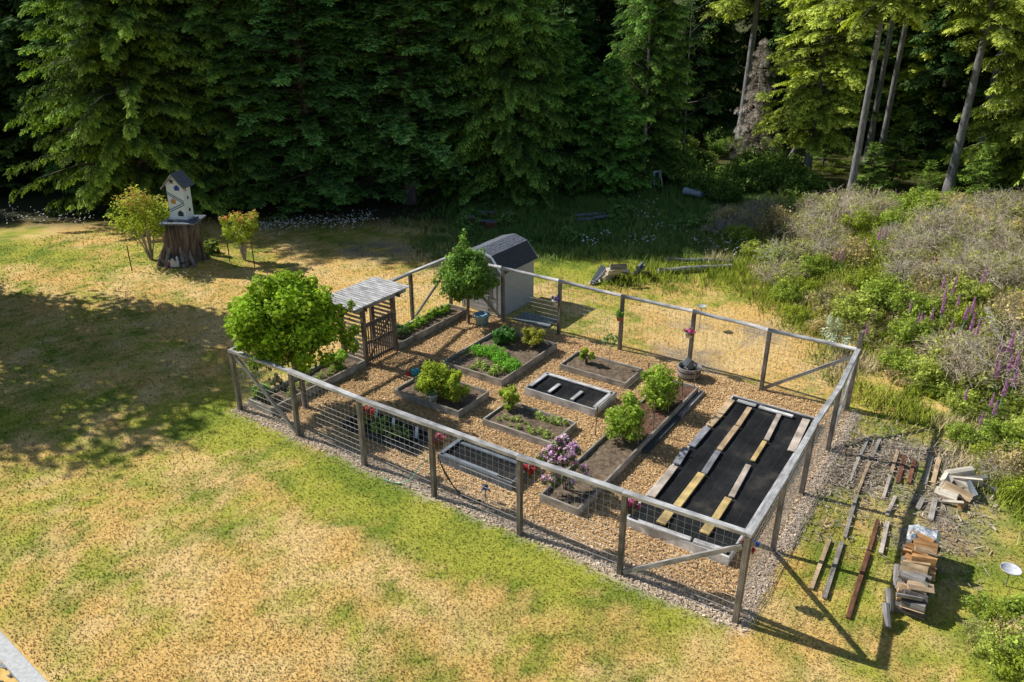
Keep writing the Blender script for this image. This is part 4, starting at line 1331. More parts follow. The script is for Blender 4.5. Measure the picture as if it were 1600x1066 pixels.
def glass_dish(label, p, h, r, mat):
    root = thing('glass_dish', label, 'bird bath', p)
    MB().tube([(0, 0, -.1), (0, 0, h)], .014, 6).build('stake', M['metal'], root)
    MB().lathe([(0, h), (r * .5, h + .01), (r, h + .09), (r * 1.02, h + .11), (r * .93, h + .09), (r * .45, h + .035), (0, h + .03)], n=26).build('dish', M[mat], root)
    return root


glass_dish('glass dish on a stake standing in the grass beyond the back fence', ground(1096, 482, .75) - Vector((0, 0, .75)), .75, .17, 'glass')
glass_dish('pale round dish on a short stake in the bright grass by the right edge', ground(1578, 895, .35) - Vector((0, 0, .35)), .35, .19, 'figurine')
tag(MB().beam(ground(1172, 846, 1.55), ground(1186, 852, 1.5), .05, .09).build('cloth', M['blue_paint']), 'scrap of blue cloth tied to the right fence beside the nearest corner post', 'cloth')

# ------------------------------------------------------------------ stump and birdhouse
sb = P(287, 416); SZ = float(terrain(sb.x, sb.y))
ST = thing('tree_stump', 'large old flared stump with dark hollow front carrying the white birdhouse', 'stump', (sb.x, sb.y, SZ))
nn = 72; prof = [(0, .94), (.1, .88), (.3, .79), (.6, .74), (1.0, .70), (1.4, .68), (1.75, .67)]
V = []; s1 = rng.uniform(0, 6, 4)
for z, r in prof:
    for k in range(nn):
        a = 2 * PI * k / nn
        f = 1 + (.13 * math.sin(5 * a + s1[0]) + .07 * math.sin(9 * a + s1[1])) * (1.15 - z * .45) + .045 * math.sin(17 * a + s1[2]) + .03 * math.sin(31 * a + s1[3]) + random.uniform(-.012, .012)
        hol = .20 * math.exp(-((a - 1.5 * PI) / .42) ** 2) * (1 - min(1, abs(z - .55) / .9))
        V.append((r * (f - hol) * math.cos(a) + .19 * z, r * (f - hol) * math.sin(a), z - (.12 if z == 0 else 0)))
mb = MB(); mb.v = V
for i in range(len(prof) - 1):
    for k in range(nn):
        mb.face((i * nn + k, i * nn + (k + 1) % nn, (i + 1) * nn + (k + 1) % nn, (i + 1) * nn + k), [(0, 0)] * 4, True)
mb.face(tuple((len(prof) - 1) * nn + k for k in range(nn)), [(0, 0)] * nn)
mb.build('trunk', M['stump'], ST)
for a, l in ((-1.15, .55), (-.75, .7), (-1.9, .4), (-2.5, .35)):
    MB().tube([(.62 * math.cos(a), .62 * math.sin(a), .75), (.85 * math.cos(a), .85 * math.sin(a), .3), ((.85 + l * .5) * math.cos(a), (.85 + l * .5) * math.sin(a), -.05)], [.06, .09, .07], 7, wob=.15).build('root', M['grey_wood'], ST)
for k in range(7):
    MB().beam((-.42, -.62 + k * .205, 1.80), (1.10, -.62 + k * .205, 1.80), .19, .07, jit=.01).build('platform_board', M['bluegrey_wood'], ST, bevel=.006)

BH = thing('birdhouse', 'tall white wooden birdhouse with zigzag stripes and dark shingled roof, standing on the stump', 'birdhouse', (sb.x + .34, sb.y, SZ + 1.86), -.12); BH.rotation_euler = (0, .03, -.12)
bw, bd, zw_, zp = .37, .30, 1.55, 1.98
MB().box((0, 0, .02), (1.0, .85, .05)).build('base_board', M['bluegrey_wood'], BH, bevel=.006)
MB().prism([(-bw, -bd, .045), (bw, -bd, .045), (bw, -bd, zw_), (0, -bd, zp), (-bw, -bd, zw_)], (0, 2 * bd, 0)).build('wall', M['white_paint'], BH)
for s in (-1, 1):
    rf = MB(); sl_ = math.atan2(zp - zw_, bw); ln = math.hypot(bw, zp - zw_) + .22; rows = 7
    for r in range(rows):
        for c in range(8):
            d0, d1 = ln * r / rows, ln * (r + 1) / rows
            y0 = -bd - .16 + (2 * bd + .32) * c / 8; y1 = y0 + (2 * bd + .32) / 8 - .008
            dm = (d0 + d1) / 2
            rf.box((s * dm * math.cos(sl_), (y0 + y1) / 2, zp + .05 - dm * math.sin(sl_) + random.uniform(0, .008)), (ln / rows + .02, y1 - y0, .018), Matrix.Rotation(s * (sl_ - .04), 3, 'Y'))
    rf.build('roof', M['slate_shingle'], BH)
    MB().beam((0, -bd - .15, zp + .015), (s * (bw + .17), -bd - .15, zp + .015 - (bw + .17) * (zp - zw_) / bw), .02, .06).build('barge_board', M['grey_wood'], BH)


def decal(pts, mat, name, y=-bd - .004, side=False):
    mb = MB()
    if side: mb.prism([(bw + .001, p[0], p[1]) for p in pts], (.012, 0, 0))
    else: mb.prism([(p[0], y + .003, p[1]) for p in pts], (0, -.012, 0))
    mb.build(name, M[mat], BH)


def star(cx, cz, r): return [(cx + (r if k % 2 == 0 else r * .42) * math.sin(k * PI / 5), cz + (r if k % 2 == 0 else r * .42) * math.cos(k * PI / 5)) for k in range(10)]


def hut(cx, cz, s): return [(cx - s * .8, cz - s * .7), (cx + s * .8, cz - s * .7), (cx + s * .8, cz + s * .2), (cx + s * 1.0, cz + s * .2), (cx, cz + s), (cx - s * 1.0, cz + s * .2), (cx - s * .8, cz + s * .2)]


decal(star(-.10, 1.68, .14), 'brown_paint', 'star'); decal(hut(.10, 1.40, .14), 'blue_paint', 'small_house')
decal(hut(-.13, .82, .13), 'orange_paint', 'small_house'); decal(hut(.12, .30, .15), 'navy_paint', 'small_house')
for o_ in (0, .09):
    decal([(-bw, 1.25 - o_), (.34, .86 - o_), (.34, .82 - o_), (-bw, 1.21 - o_)], 'stripe_paint', 'stripe')
    decal([(.34, .80 - o_), (.34, .76 - o_), (-bw, .42 - o_), (-bw, .46 - o_)], 'stripe_paint', 'stripe')
decal(star(.0, .95, .10), 'brown_paint', 'star', side=True); decal(hut(.02, .42, .09), 'navy_paint', 'small_house', side=True); decal(hut(-.1, 1.3, .07), 'orange_paint', 'small_house', side=True)

for (dx, h, m_, lab, nm) in [(-.32, .30, 'pot_red', 'small reddish gnome figure at the left foot of the stump', 'g'), (-.12, .42, 'figurine', 'white cottage-shaped ornament in the hollow of the stump', 'h'), (.06, .50, 'figurine', 'tall pale figurine standing in the stump hollow', 'g'), (.25, .22, 'pot_dark', 'dark little pot at the foot of the stump', 'p')]:
    r = thing('figurine', lab, 'ornament', (sb.x + dx + .12, sb.y - .93 + abs(dx) * .2, SZ - .02))
    if nm == 'h':
        MB().prism([(-.12, -.08, 0), (.12, -.08, 0), (.12, -.08, .26), (0, -.08, h), (-.12, -.08, .26)], (0, .16, 0)).build('body', M[m_], r)
        MB().beam((0, 0, h + .01), (.16, 0, .24), .2, .02).build('roof', M['bluegrey_wood'], r); MB().beam((0, 0, h + .012), (-.16, 0, .24), .2, .02).build('roof', M['bluegrey_wood'], r)
    elif nm == 'p':
        MB().lathe([(0, 0), (.1, 0), (.14, h), (.1, h), (0, h * .8)], n=14).build('pot', M[m_], r)
    else:
        MB().lathe([(0, 0), (.09, 0), (.10, h * .3), (.06, h * .6), (.035, h * .66)], n=12).build('body', M[m_], r)
        MB().lathe([(0, h * .62), (.05, h * .66), (.058, h * .76), (.045, h * .86), (0, h)], n=12).build('head', M['figurine'], r)

AZD = (.07, .11, .015); AZL = (.33, .38, .06)


def azalea(label, p, h, r, k, red):
    root = thing('azalea', label, 'shrub', (p.x, p.y, float(terrain(p.x, p.y))))
    c = ellipsoid_clumps((0, 0, h * .68), (r, r, h * .30), k, r * .30, .35)
    Q, C = leaf_cloud(c, 90, .11, AZD, AZL)
    top = c[c[:, 2] > np.quantile(c[:, 2], .6)].copy(); top[:, 2] += .14; top[:, 3] *= .75
    Q2, C2 = leaf_cloud(top, 26, .11, (.16, .07, .03), (.38, .2, .1), up=.7)
    link('foliage', quads_to_mesh('foliage', np.concatenate([Q, Q2]), np.concatenate([C, C2]), M['leaf']), root)
    mb = MB()
    for p_, r_ in fan_stems(9, h * .7, r * .7, .035): mb.tube(p_, r_, 6, caps=False)
    mb.build('stem', M['twig'], root)


azalea('larger azalea shrub with reddish new tips left of the stump', P(238, 413), 3.0, 1.15, 55, 1)
azalea('smaller azalea shrub with bare grey stems right of the stump', P(383, 410), 2.45, .78, 36, 1)
for a, b, t, lab in [(207, 428, 388, 'thin metal rod in the lawn left of the larger azalea'), (360, 415, 385, 'thin metal rod just left of the smaller azalea'), (398, 420, 380, 'thin metal rod just right of the smaller azalea')]:
    p = P(a, b); h = height_at(p, t)
    o = MB().tube([(0, 0, -.1), (.02, 0, h)], .022, 6).build('metal_rod', M['rust']); o.location = (p.x, p.y, float(terrain(p.x, p.y))); tag(o, lab, 'rod')
bush('small tuft of sword-shaped leaves right of the stump', P(330, 405), .95, .4, 10, 40, .22, (.05, .09, .02), (.2, .25, .08), cat='plant', name='leafy_plant', low=.2)

# ------------------------------------------------------------------ lumber, firewood
LB = 'lumber laid in rows on the grass right of the fence'


def L1(x, y): return 1200 + x / 4, 640 + y / 4


for k, (x0, y0, x1, y1, wd, mt, lab) in enumerate([
    (630, 178, 575, 290, .10, 'dark_wood', 'dark narrow board closest to the right fence at the far end of the lumber'),
    (568, 300, 512, 450, .10, 'slate_wood', 'narrow grey batten in line behind the dark board nearest the fence'),
    (700, 178, 645, 310, .13, 'slate_wood', 'farthest grey board of the long second lumber row'),
    (636, 325, 560, 520, .10, 'tan_wood', 'second board of the long second lumber row, brownish'),
    (555, 535, 480, 800, .12, 'grey_wood', 'third board of the long second lumber row, weathered'),
    (462, 828, 352, 1180, .14, 'grey_wood', 'nearest long board of the second lumber row'),
    (382, 815, 270, 1120, .13, 'tan_wood', 'short brown board alone nearest the fence at the near end'),
    (812, 258, 770, 400, .11, 'tan_wood', 'farthest board of the third lumber row'),
    (765, 412, 718, 560, .11, 'pink_wood', 'middle pale board of the third lumber row'),
    (688, 690, 632, 880, .13, 'red_wood', 'dark red-brown board in the middle of the third lumber row'),
    (628, 890, 500, 1300, .14, 'red_wood', 'long red-brown board at the near end of the third lumber row'),
    (855, 287, 812, 455, .15, 'red_wood', 'rust-coloured board right of the third lumber row, far end'),
    (915, 318, 878, 460, .14, 'red_wood', 'short faded rust-coloured board in the fourth lumber row'),
    (1022, 298, 980, 470, .13, 'grey_wood', 'grey board of the fifth lumber row beside the scattered firewood'),
    (1070, 302, 1030, 460, .16, 'tan_wood', 'wider board at the end of the lumber next to the scattered firewood'),
    (795, 545, 745, 660, .12, 'pink_wood', 'half-buried pale board between the third and fourth lumber rows'),
    (748, 700, 705, 900, .14, 'pink_wood', 'long half-buried pale board by the third lumber row'),
    (968, 555, 935, 620, .16, 'grey_wood', 'short grey offcut near the scattered firewood'),
    (1045, 560, 1015, 690, .17, 'bluegrey_wood', 'blue-grey offcut in the shadow line near the scattered firewood'),
]):
    a = L1(x0, y0); b = L1(x1, y1)
    lay_board(a[0], a[1], b[0], b[1], wd * .68, {'slate_wood': 'bed_wood', 'dark_wood': 'grey_wood', 'bluegrey_wood': 'bed_wood', 'grey_wood': 'bed_wood'}.get(mt, mt), lab, z=.045, th=.05, group=LB)


def split_log(l, r, kind):
    """wedge-shaped split log along x with bark side"""
    mb = MB(); n = 5
    a0 = random.uniform(0, 6); sw = {'wedge': 1.7, 'half': 3.0, 'round': 6.28}[kind]
    prof = [] if kind == 'round' else [(0, 0)]
    kk = 9 if kind == 'round' else n
    for i in range(kk if kind != 'round' else kk):
        a = a0 + sw * i / (kk if kind == 'round' else kk - 1)
        rr = r * random.uniform(.88, 1.08); prof.append((rr * math.cos(a), rr * math.sin(a)))
    cy = sum(p[0] for p in prof) / len(prof); cz = sum(p[1] for p in prof) / len(prof)
    m = len(prof)
    for s, x in ((0, -l / 2), (1, l / 2)):
        j = random.uniform(-.01, .01)
        for p in prof: mb.v.append((x + random.uniform(-.008, .008), p[0] - cy + j, p[1] - cz))
    u0 = random.uniform(0, 9)
    for k in range(m):
        k2 = (k + 1) % m
        mb.face((k, k2, m + k2, m + k), [(u0, k * .06), (u0, k * .06 + .06), (u0 + l, k * .06 + .06), (u0 + l, k * .06)])
    mb.face(tuple(reversed(range(m))), [(p[0] + u0, p[1]) for p in reversed(prof)]); mb.face(tuple(m + k for k in range(m)), [(p[0] + u0, p[1]) for p in prof])
    return mb


LOGS = {}
for mt in ('orange_wood', 'pale_split', 'grey_split', 'bark', 'bluegrey_wood'):
    LOGS[mt] = [split_log(random.uniform(.36, .5), random.uniform(.075, .12), kd).mesh('firewood_log', M[mt]) for kd in ('wedge', 'half', 'wedge', 'half')]


LOGS['tan_split'] = [split_log(.44, .085, 'half').mesh('firewood_log', M['tan_wood'])]
LOGS['round'] = [split_log(.46, .075, 'round').mesh('firewood_log', M['grey_split'])]


def log(p, rot, mt, label, group, sc=1.0):
    o = link('firewood_log', random.choice(LOGS[mt])); o.location = p; o.rotation_euler = rot; o.scale = (sc,) * 3
    tag(o, label, 'log', group); return o


A0 = Vector((7.75, 11.55, 0)); A1 = Vector((8.9, 13.5, 0)); ad = (A1 - A0); al = ad.length; ad.normalize(); an = math.atan2(ad.y, ad.x)
pn = Vector((-ad.y, ad.x, 0))
rows = 7
for r in range(rows):
    cnt = 17 if r < 5 else (14 if r < 6 else 10)
    for i in range(cnt):
        s = (i + .5 + random.uniform(-.25, .25)) * al / 17 + (0 if r < 5 else .3 if r < 6 else .75)
        z = .07 + r * .09 + random.uniform(-.02, .02)
        p = A0 + ad * s + pn * random.uniform(-.10, .10); p.z = z
        top = r == rows - 1 or (r == rows - 2 and i > 3)
        mt = random.choice(['orange_wood'] * 6 + ['tan_split']) if (top and s > .75) else random.choice(['grey_split'] * 6 + ['bark'] * 3 + ['tan_split'])
        log(p, (random.uniform(0, 6.28), random.uniform(-.12, .12), an + PI / 2 + random.uniform(-.3, .3)), mt,
            'orange split log on top of the firewood stack' if mt == 'orange_wood' else 'split log inside the weathered body of the firewood stack',
            'orange logs on top of the firewood stack' if mt == 'orange_wood' else 'logs in the firewood stack', random.uniform(.95, 1.15))
for (a, b, rz, lab) in [(1402, 900, 1.2, 'upper grey log leaning on the left side of the firewood stack'), (1390, 938, 1.3, 'long grey log leaning against the near left side of the firewood stack'), (1386, 962, 1.35, 'lowest grey log beside the near end of the firewood stack')]:
    p = ground(a, b, .2); p.z = .2
    log(p, (random.uniform(0, 6), -.5, rz + .0), 'round', lab, None, 1.0)
mb = MB()
tq = A0 + ad * (al - .22)
nx_ = 9
for i in range(nx_):
    for j in range(nx_):
        a = (i / (nx_ - 1) - .5) * .62; b = (j / (nx_ - 1) - .5) * .5
        e = max(abs(a) / .31, abs(b) / .25)
        q = tq + ad * b + pn * a
        mb.v.append((q.x, q.y, .70 - .28 * max(0, e - .7) ** 1.2 * 2 + random.uniform(-.025, .025)))
for i in range(nx_ - 1):
    for j in range(nx_ - 1): mb.face((i * nx_ + j, (i + 1) * nx_ + j, (i + 1) * nx_ + j + 1, i * nx_ + j + 1), [(0, 0)] * 4)
tag(mb.build('plastic_sheet', M['tarp']), 'crumpled clear and blue plastic sheet over the far end of the firewood stack', 'plastic sheet')

PL = 'split logs dumped in a loose pile by the bank'
for k, (px, py, z, rz, rx, mt, sc, lab) in enumerate([
    (1502, 738, .22, .1, .3, 'pale_split', 1.2, 'pale log topmost at the back of the loose pile'),
    (1480, 745, .15, .9, .2, 'pale_split', 1.1, 'long pale log at the left back of the loose pile'),
    (1476, 758, .10, .8, .1, 'pale_split', 1.2, 'pale log at the left edge of the loose pile'),
    (1500, 755, .12, -.9, .4, 'pale_split', 1.0, 'white-faced log in the middle of the loose pile'),
    (1496, 770, .12, -.7, .2, 'tan_split', 1.25, 'widest tan log at the front of the loose pile'),
    (1479, 772, .08, -.8, .0, 'pale_split', 1.05, 'pale log at the front left of the loose pile'),
    (1489, 786, .08, -.5, .0, 'pale_split', .8, 'short pale log lowest at the front of the loose pile'),
    (1503, 788, .08, .8, .3, 'orange_wood', .8, 'small dark-ended log at the very front of the loose pile'),
    (1520, 768, .12, 1.4, .3, 'bluegrey_wood', 1.1, 'upright grey log at the right of the loose pile'),
    (1512, 752, .16, -.4, .2, 'pale_split', 1.1, 'pale log lying across the middle of the loose pile'),
    (1525, 748, .16, -.2, .2, 'grey_split', 1.1, 'grey log at the right back of the loose pile'),
    (1538, 760, .08, -.6, .1, 'grey_split', 1.2, 'grey log sticking out at the right of the loose pile'),
]):
    p = ground(px, py, z * 1.15); log(p, (rx * 4, random.uniform(-.25, .25), rz), mt, lab, PL, sc * 1.15)

# woodpiles and logs beyond the back fence
for (px, py, z, rz, ry, mt, sc, lab, l) in [
    (933, 432, .25, 1.0, -.5, 'bluegrey_wood', 2.2, 'blue-grey plank-like slab leaning at the left end of the far woodpile', 1),
    (941, 430, .3, .9, -.45, 'grey_split', 1.9, 'grey slab leaning on the far woodpile beside the bluish one', 1),
    (952, 432, .25, .8, -.2, 'pale_split', 1.5, 'lowest pale split log of the far woodpile', 1), (958, 427, .45, .3, 0, 'pale_split', 1.4, 'middle pale split log of the far woodpile', 1),
    (961, 421, .62, .3, 0, 'pale_split', 1.4, 'upper pale split log of the far woodpile', 1), (966, 417, .8, .2, 0, 'grey_split', 1.5, 'topmost grey log of the far woodpile', 1),
    (972, 424, .4, -.2, .1, 'grey_split', 1.4, 'grey log behind the pale ones in the far woodpile', 1), (968, 433, .12, .1, 0, 'bark', 1.5, 'dark bark-covered log at the foot of the far woodpile', 1),
    (1000, 416, .55, 1.1, 0, 'bluegrey_wood', 1.3, 'upper bluish log of the small heap right of the far woodpile', 1), (1004, 419, .45, 1.2, .1, 'grey_split', 1.3, 'grey log of the small heap right of the far woodpile', 1),
    (996, 424, .25, 1.0, .1, 'bluegrey_wood', 1.3, 'lower bluish log of the small heap right of the far woodpile', 1), (1002, 428, .12, .4, 0, 'bark', 1.4, 'dark log at the foot of the small heap right of the far woodpile', 1),
]:
    p = ground(px, py, z); log(p, (random.uniform(0, 6), ry, rz), mt, lab, None, sc)


def fallen(label, a, b, r, mat, z=.14, name='fallen_log', sides=9):
    A = ground(*a, z); B = ground(*b, z)
    A.z = float(terrain(A.x, A.y)) + z; B.z = float(terrain(B.x, B.y)) + z
    pts = [A.lerp(B, t) + Vector((0, 0, random.uniform(-.02, .03))) for t in np.linspace(0, 1, 7)]
    o = MB().tube(pts, [r * random.uniform(.9, 1.1) * (1 - .25 * t) for t in np.linspace(0, 1, 7)], sides, wob=.08).build(name, M[mat]); tag(o, label, 'log')


fallen('birch log with black and white bark lying in the grass right of the far woodpile', (1028, 424), (1143, 415), .13, 'pale_bark')
fallen('long bluish pole lying behind the birch log', (1040, 406), (1143, 408), .09, 'bluegrey_wood')
for k, (px, py, r, h, lab) in enumerate([(735, 352, .28, .45, 'leftmost upright log round by the forest edge'), (750, 356, .27, .38, 'second upright log round by the forest edge'), (767, 357, .32, .38, 'widest upright log round by the forest edge'),
                                         (755, 343, .25, .4, 'log round standing behind the widest one'), (768, 341, .22, .35, 'small log round at the back of the group'), (797, 343, .25, .35, 'log round standing apart on the right of the group')]):
    p = P(px, py); r_ = thing('log_round', lab, 'log', (p.x, p.y, float(terrain(p.x, p.y))))
    MB().lathe([(r * 1.05, -.03), (r, h * .5), (r * 1.02, h)], n=14).build('bark', M['red_wood'], r_); MB().lathe([(0, h + .004), (r * 1.02, h)], n=14).build('cut_face', M['bluegrey_wood'], r_)
for (a, b, r, lab) in [((903, 345), (950, 338), .12, 'mossy grey log lying in the meadow, front of two'), ((897, 338), (945, 333), .10, 'mossy grey log lying in the meadow, back of two')]:
    fallen(lab, a, b, r, 'bluegrey_wood', .2)
fallen('thick pale blue-grey driftwood log half hidden in the far meadow', (1070, 298), (1097, 304), .24, 'bluegrey', .4)
dq = ground(1100, 304, .4)
mb = MB()
mb.tube([dq, dq + Vector((.5, -.1, .12)), dq + Vector((.85, -.2, -.1)), dq + Vector((1.0, -.25, -.35))], [.05, .04, .035, .03], 6); mb.tube([dq + Vector((1.0, -.2, -.2)), dq + Vector((1.3, 0, .2)), dq + Vector((1.7, 0, .15))], [.035, .03, .02], 6)
tag(mb.build('dead_branch', M['twig']), 'bent pale dead branch beside the driftwood log in the far meadow', 'branch')
tp = P(1025, 292); TS = thing('trestle', 'small white wooden trestle stand at the edge of the forest', 'stand', (tp.x, tp.y, 0), .3)
MB().box((0, 0, .95), (.55, .12, .1)).build('top', M['white_paint'], TS, bevel=.01)
for sx in (-1, 1):
    for sy in (-1, 1): MB().beam((sx * .2, sy * .05, .92), (sx * .3, sy * .28, 0), .06, .06).build('leg', M['white_paint'], TS)

# retaining wall, bottom left corner
W0 = Vector((-9.84, 11.23, 0)); W1 = Vector((-8.25, 10.01, 0)); wd_ = (W1 - W0).normalized(); wn = Vector((-wd_.y, wd_.x, 0))
if wn.y > 0: wn = -wn
RW = thing('retaining_wall', 'low stone retaining wall with pale concrete cap in the bottom left corner', 'wall', (W0.x, W0.y, 0), math.atan2(wd_.y, wd_.x))
MB().box((0, -.17, .03), (12, .30, .12)).build('cap', M['concrete'], RW, bevel=.012)
st = MB()
for i in range(60):
    for j in range(4):
        st.box((-6 + i * .2 + random.uniform(-.04, .04), -.26 + random.uniform(-.03, .03), -.15 - j * .25), (.24, .22, .27), Matrix.Rotation(random.uniform(-.3, .3), 3, 'Y'), jit=.045)
st.build('stone_face', M['rock'], RW)
rk = [MB() for _ in range(1)]
rock_me = []
for k in range(4):
    m_ = MB(); m_.box((0, 0, 0), (.3, .24, .2), jit=.07); rock_me.append(m_.mesh('rock', M['rock']))
for i in range(70):
    p = W0 + wd_ * random.uniform(-3, 4.5) + wn * random.uniform(.45, 2.2)
    o = link('rock', random.choice(rock_me)); p.z = float(terrain(p.x, p.y)) + .05; o.location = p; o.rotation_euler = (random.uniform(0, 6), random.uniform(0, 6), random.uniform(0, 6)); s = random.uniform(.6, 1.5); o.scale = (s, s, s)
    b = o.modifiers.new('bevel', 'BEVEL'); b.width = .03; b.segments = 2
    tag(o, 'grey rock in the rubble below the retaining wall', 'rock', 'rocks below the retaining wall')

# ------------------------------------------------------------------ bank vegetation
def bank_point(px, py, h=0.0):
    """foot of something whose middle, h above the ground, was surveyed at px,py"""
    zz = 0.0
    for _ in range(8):
        q = ground(px, py, zz + h); zz = float(terrain(q.x, q.y))
    return Vector((q.x, q.y, zz))


def twig_mesh(n, r, h, c0, c1, wd=.016, seg=3, lean=.8):
    Q, C = [], []
    a = rng.uniform(0, 2 * PI, n); rr = r * rng.random(n) ** .5 * .42
    p = np.stack([np.cos(a) * rr, np.sin(a) * rr, np.zeros(n)], 1)
    d = np.stack([np.cos(a) * lean * rng.random(n), np.sin(a) * lean * rng.random(n), .5 + rng.random(n)], 1) + rng.normal(size=(n, 3)) * .35
    d[:, 2] = np.abs(d[:, 2]); d /= np.linalg.norm(d, axis=1, keepdims=True)
    l = h / seg * (.6 + .8 * rng.random(n))
    c = np.array(c0) + (np.array(c1) - np.array(c0)) * rng.random((n, 1))
    w0 = np.full(n, wd)
    for s in range(seg):
        q = p + d * l[:, None]
        for _ in range(2):
            t = np.cross(d, rand_unit(len(p))); t /= np.linalg.norm(t, axis=1, keepdims=True) + 1e-9
            Q.append(np.stack([p - t * w0[:, None] / 2, p + t * w0[:, None] / 2, q + t * w0[:, None] * .35, q - t * w0[:, None] * .35], 1)); C.append(c)
        # fork
        p = np.concatenate([q, q]); d = np.concatenate([d, d]) + rng.normal(size=(2 * len(q), 3)) * .55 - np.array([0, 0, .12])
        d /= np.linalg.norm(d, axis=1, keepdims=True); l = np.concatenate([l, l]) * .85; c = np.concatenate([c, c]); w0 = np.concatenate([w0, w0]) * .75
    return quads_to_mesh('twigs', np.concatenate(Q), np.concatenate(C), M['dead_needles'])


def shrub_proto(name, label, cat, group, R, H, k, per, size, cd, cl, twigs=0, tw=((.25, .2, .15), (.5, .43, .35))):
    root = thing(name, label, cat, group=group)
    c = ellipsoid_clumps((0, 0, H * .5), (R, R, H * .45), k, R * .28, .25)
    Q, C = leaf_cloud(c, per, size, cd, cl, up=.6); link('foliage', quads_to_mesh('foliage', Q, C, M['leaf']), root)
    if twigs: link('twigs', twig_mesh(twigs, R * 1.0, H * 1.1, tw[0], tw[1]), root)
    return root


SH_G = [shrub_proto('bramble', 'leafy green bramble bush among the overgrown bank', 'shrub', 'green bushes on the bank', 1.0, 1.1, 46, 80, .10, (.045, .075, .012), (.24, .30, .05), 10),
        shrub_proto('bramble', 'leafy green bramble bush among the overgrown bank', 'shrub', 'green bushes on the bank', .85, .9, 36, 90, .085, (.06, .085, .015), (.32, .36, .08), 14),
        shrub_proto('bramble', 'leafy green bramble bush among the overgrown bank', 'shrub', 'green bushes on the bank', .7, .8, 26, 90, .075, (.08, .12, .012), (.36, .42, .05), 6)]
SH_O = [shrub_proto('mixed_shrub', 'straggly olive shrub with pinkish dry leaves on the bank', 'shrub', 'olive shrubs on the bank', .9, .9, 34, 60, .08, (.12, .10, .05), (.40, .33, .17), 40),
        shrub_proto('mixed_shrub', 'straggly olive shrub with pinkish dry leaves on the bank', 'shrub', 'olive shrubs on the bank', .7, 1.0, 28, 60, .07, (.10, .10, .03), (.34, .34, .12), 36)]


def twig_proto(R, H, n, c0, c1, leaves=0):
    root = thing('dry_brush', 'grey leafless dry brush on the upper bank', 'dry shrub', group='dry brush on the bank')
    link('twigs', twig_mesh(n, R, H, c0, c1, .02, 4, 1.1), root)
    if leaves:
        Q, C = leaf_cloud(ellipsoid_clumps((0, 0, H * .45), (R, R, H * .4), 16, R * .25), leaves, .08, (.07, .09, .02), (.30, .32, .09)); link('foliage', quads_to_mesh('foliage', Q, C, M['leaf']), root)
    return root


SH_T = [twig_proto(1.2, 1.25, 150, (.72, .60, .42), (1.0, .90, .70), 60), twig_proto(1.0, 1.05, 120, (.75, .63, .46), (1.0, .93, .76), 30), twig_proto(.9, 1.3, 120, (.68, .56, .38), (1.0, .88, .66), 50)]
used = {}


def inst(protos, p, sc, label=None, group=None):
    o = random.choice(protos)
    if o.name not in used: used[o.name] = 1; put(o, p, random.uniform(0, 6), sc); return o
    return copy_thing(o, p, random.uniform(0, 6), sc, label, group)


pts_b = []
tries = 0
while len(pts_b) < 150 and tries < 6000:
    tries += 1
    y = random.uniform(17, 41); x = random.uniform(10, 30)
    if x > .72 * y + 2.5: continue
    d = float(bank_dist(x, y)) + 1.6 * (float(fbm(x * .6, y * .6, 141)) - .5)
    if d < .5: continue
    if any((x - a) ** 2 + (y - b) ** 2 < (.95 + .012 * y) ** 2 for a, b in pts_b): continue
    pts_b.append((x, y))
for x, y in pts_b:
    z = float(terrain(x, y)) - .05
    nz = float(fbm(x * .28, y * .28, 151))
    dry = (.25 + .75 * float(smooth(24, 28, y)) * float(smooth(41, 37, y))) * (.35 + 1.3 * nz)
    rr = random.random()
    if rr < dry * .68: inst(SH_T, (x, y, z), random.uniform(.8, 1.25))
    elif rr < dry * .68 + .2: inst(SH_O, (x, y, z), random.uniform(.75, 1.2))
    else: inst(SH_G, (x, y, z), random.uniform(.65, 1.2))
# bushes in the near right corner and by the loose firewood
for px, py, s, pr2 in [(1560, 990, .55, SH_G), (1592, 1012, .6, SH_O), (1548, 1030, .5, SH_G), (1612, 985, .55, SH_G), (1620, 1050, .7, SH_G), (1580, 1060, .6, SH_G), (1525, 1000, .4, SH_O), (1535, 960, .4, SH_G), (1575, 735, .7, SH_O), (1600, 700, .8, SH_G), (1555, 745, .5, SH_T), (1540, 720, .6, SH_G), (1590, 775, .55, SH_G), (1500, 690, .45, SH_G),
                       (1560, 700, .7, SH_G), (1215, 418, .8, SH_G), (1235, 440, .8, SH_G), (1225, 470, .7, SH_G), (1250, 400, .8, SH_O), (1212, 395, .6, SH_G), (1240, 500, .7, SH_G), (1280, 520, .6, SH_O)]:
    p = bank_point(px, py); inst(pr2, p, s)
bush('pale blue-green spiky plant behind the far right fence corner', bank_point(1302, 548), 1.1, .5, 14, 60, .09, (.16, .19, .15), (.34, .39, .33), cat='plant', name='spiky_plant', low=.1)


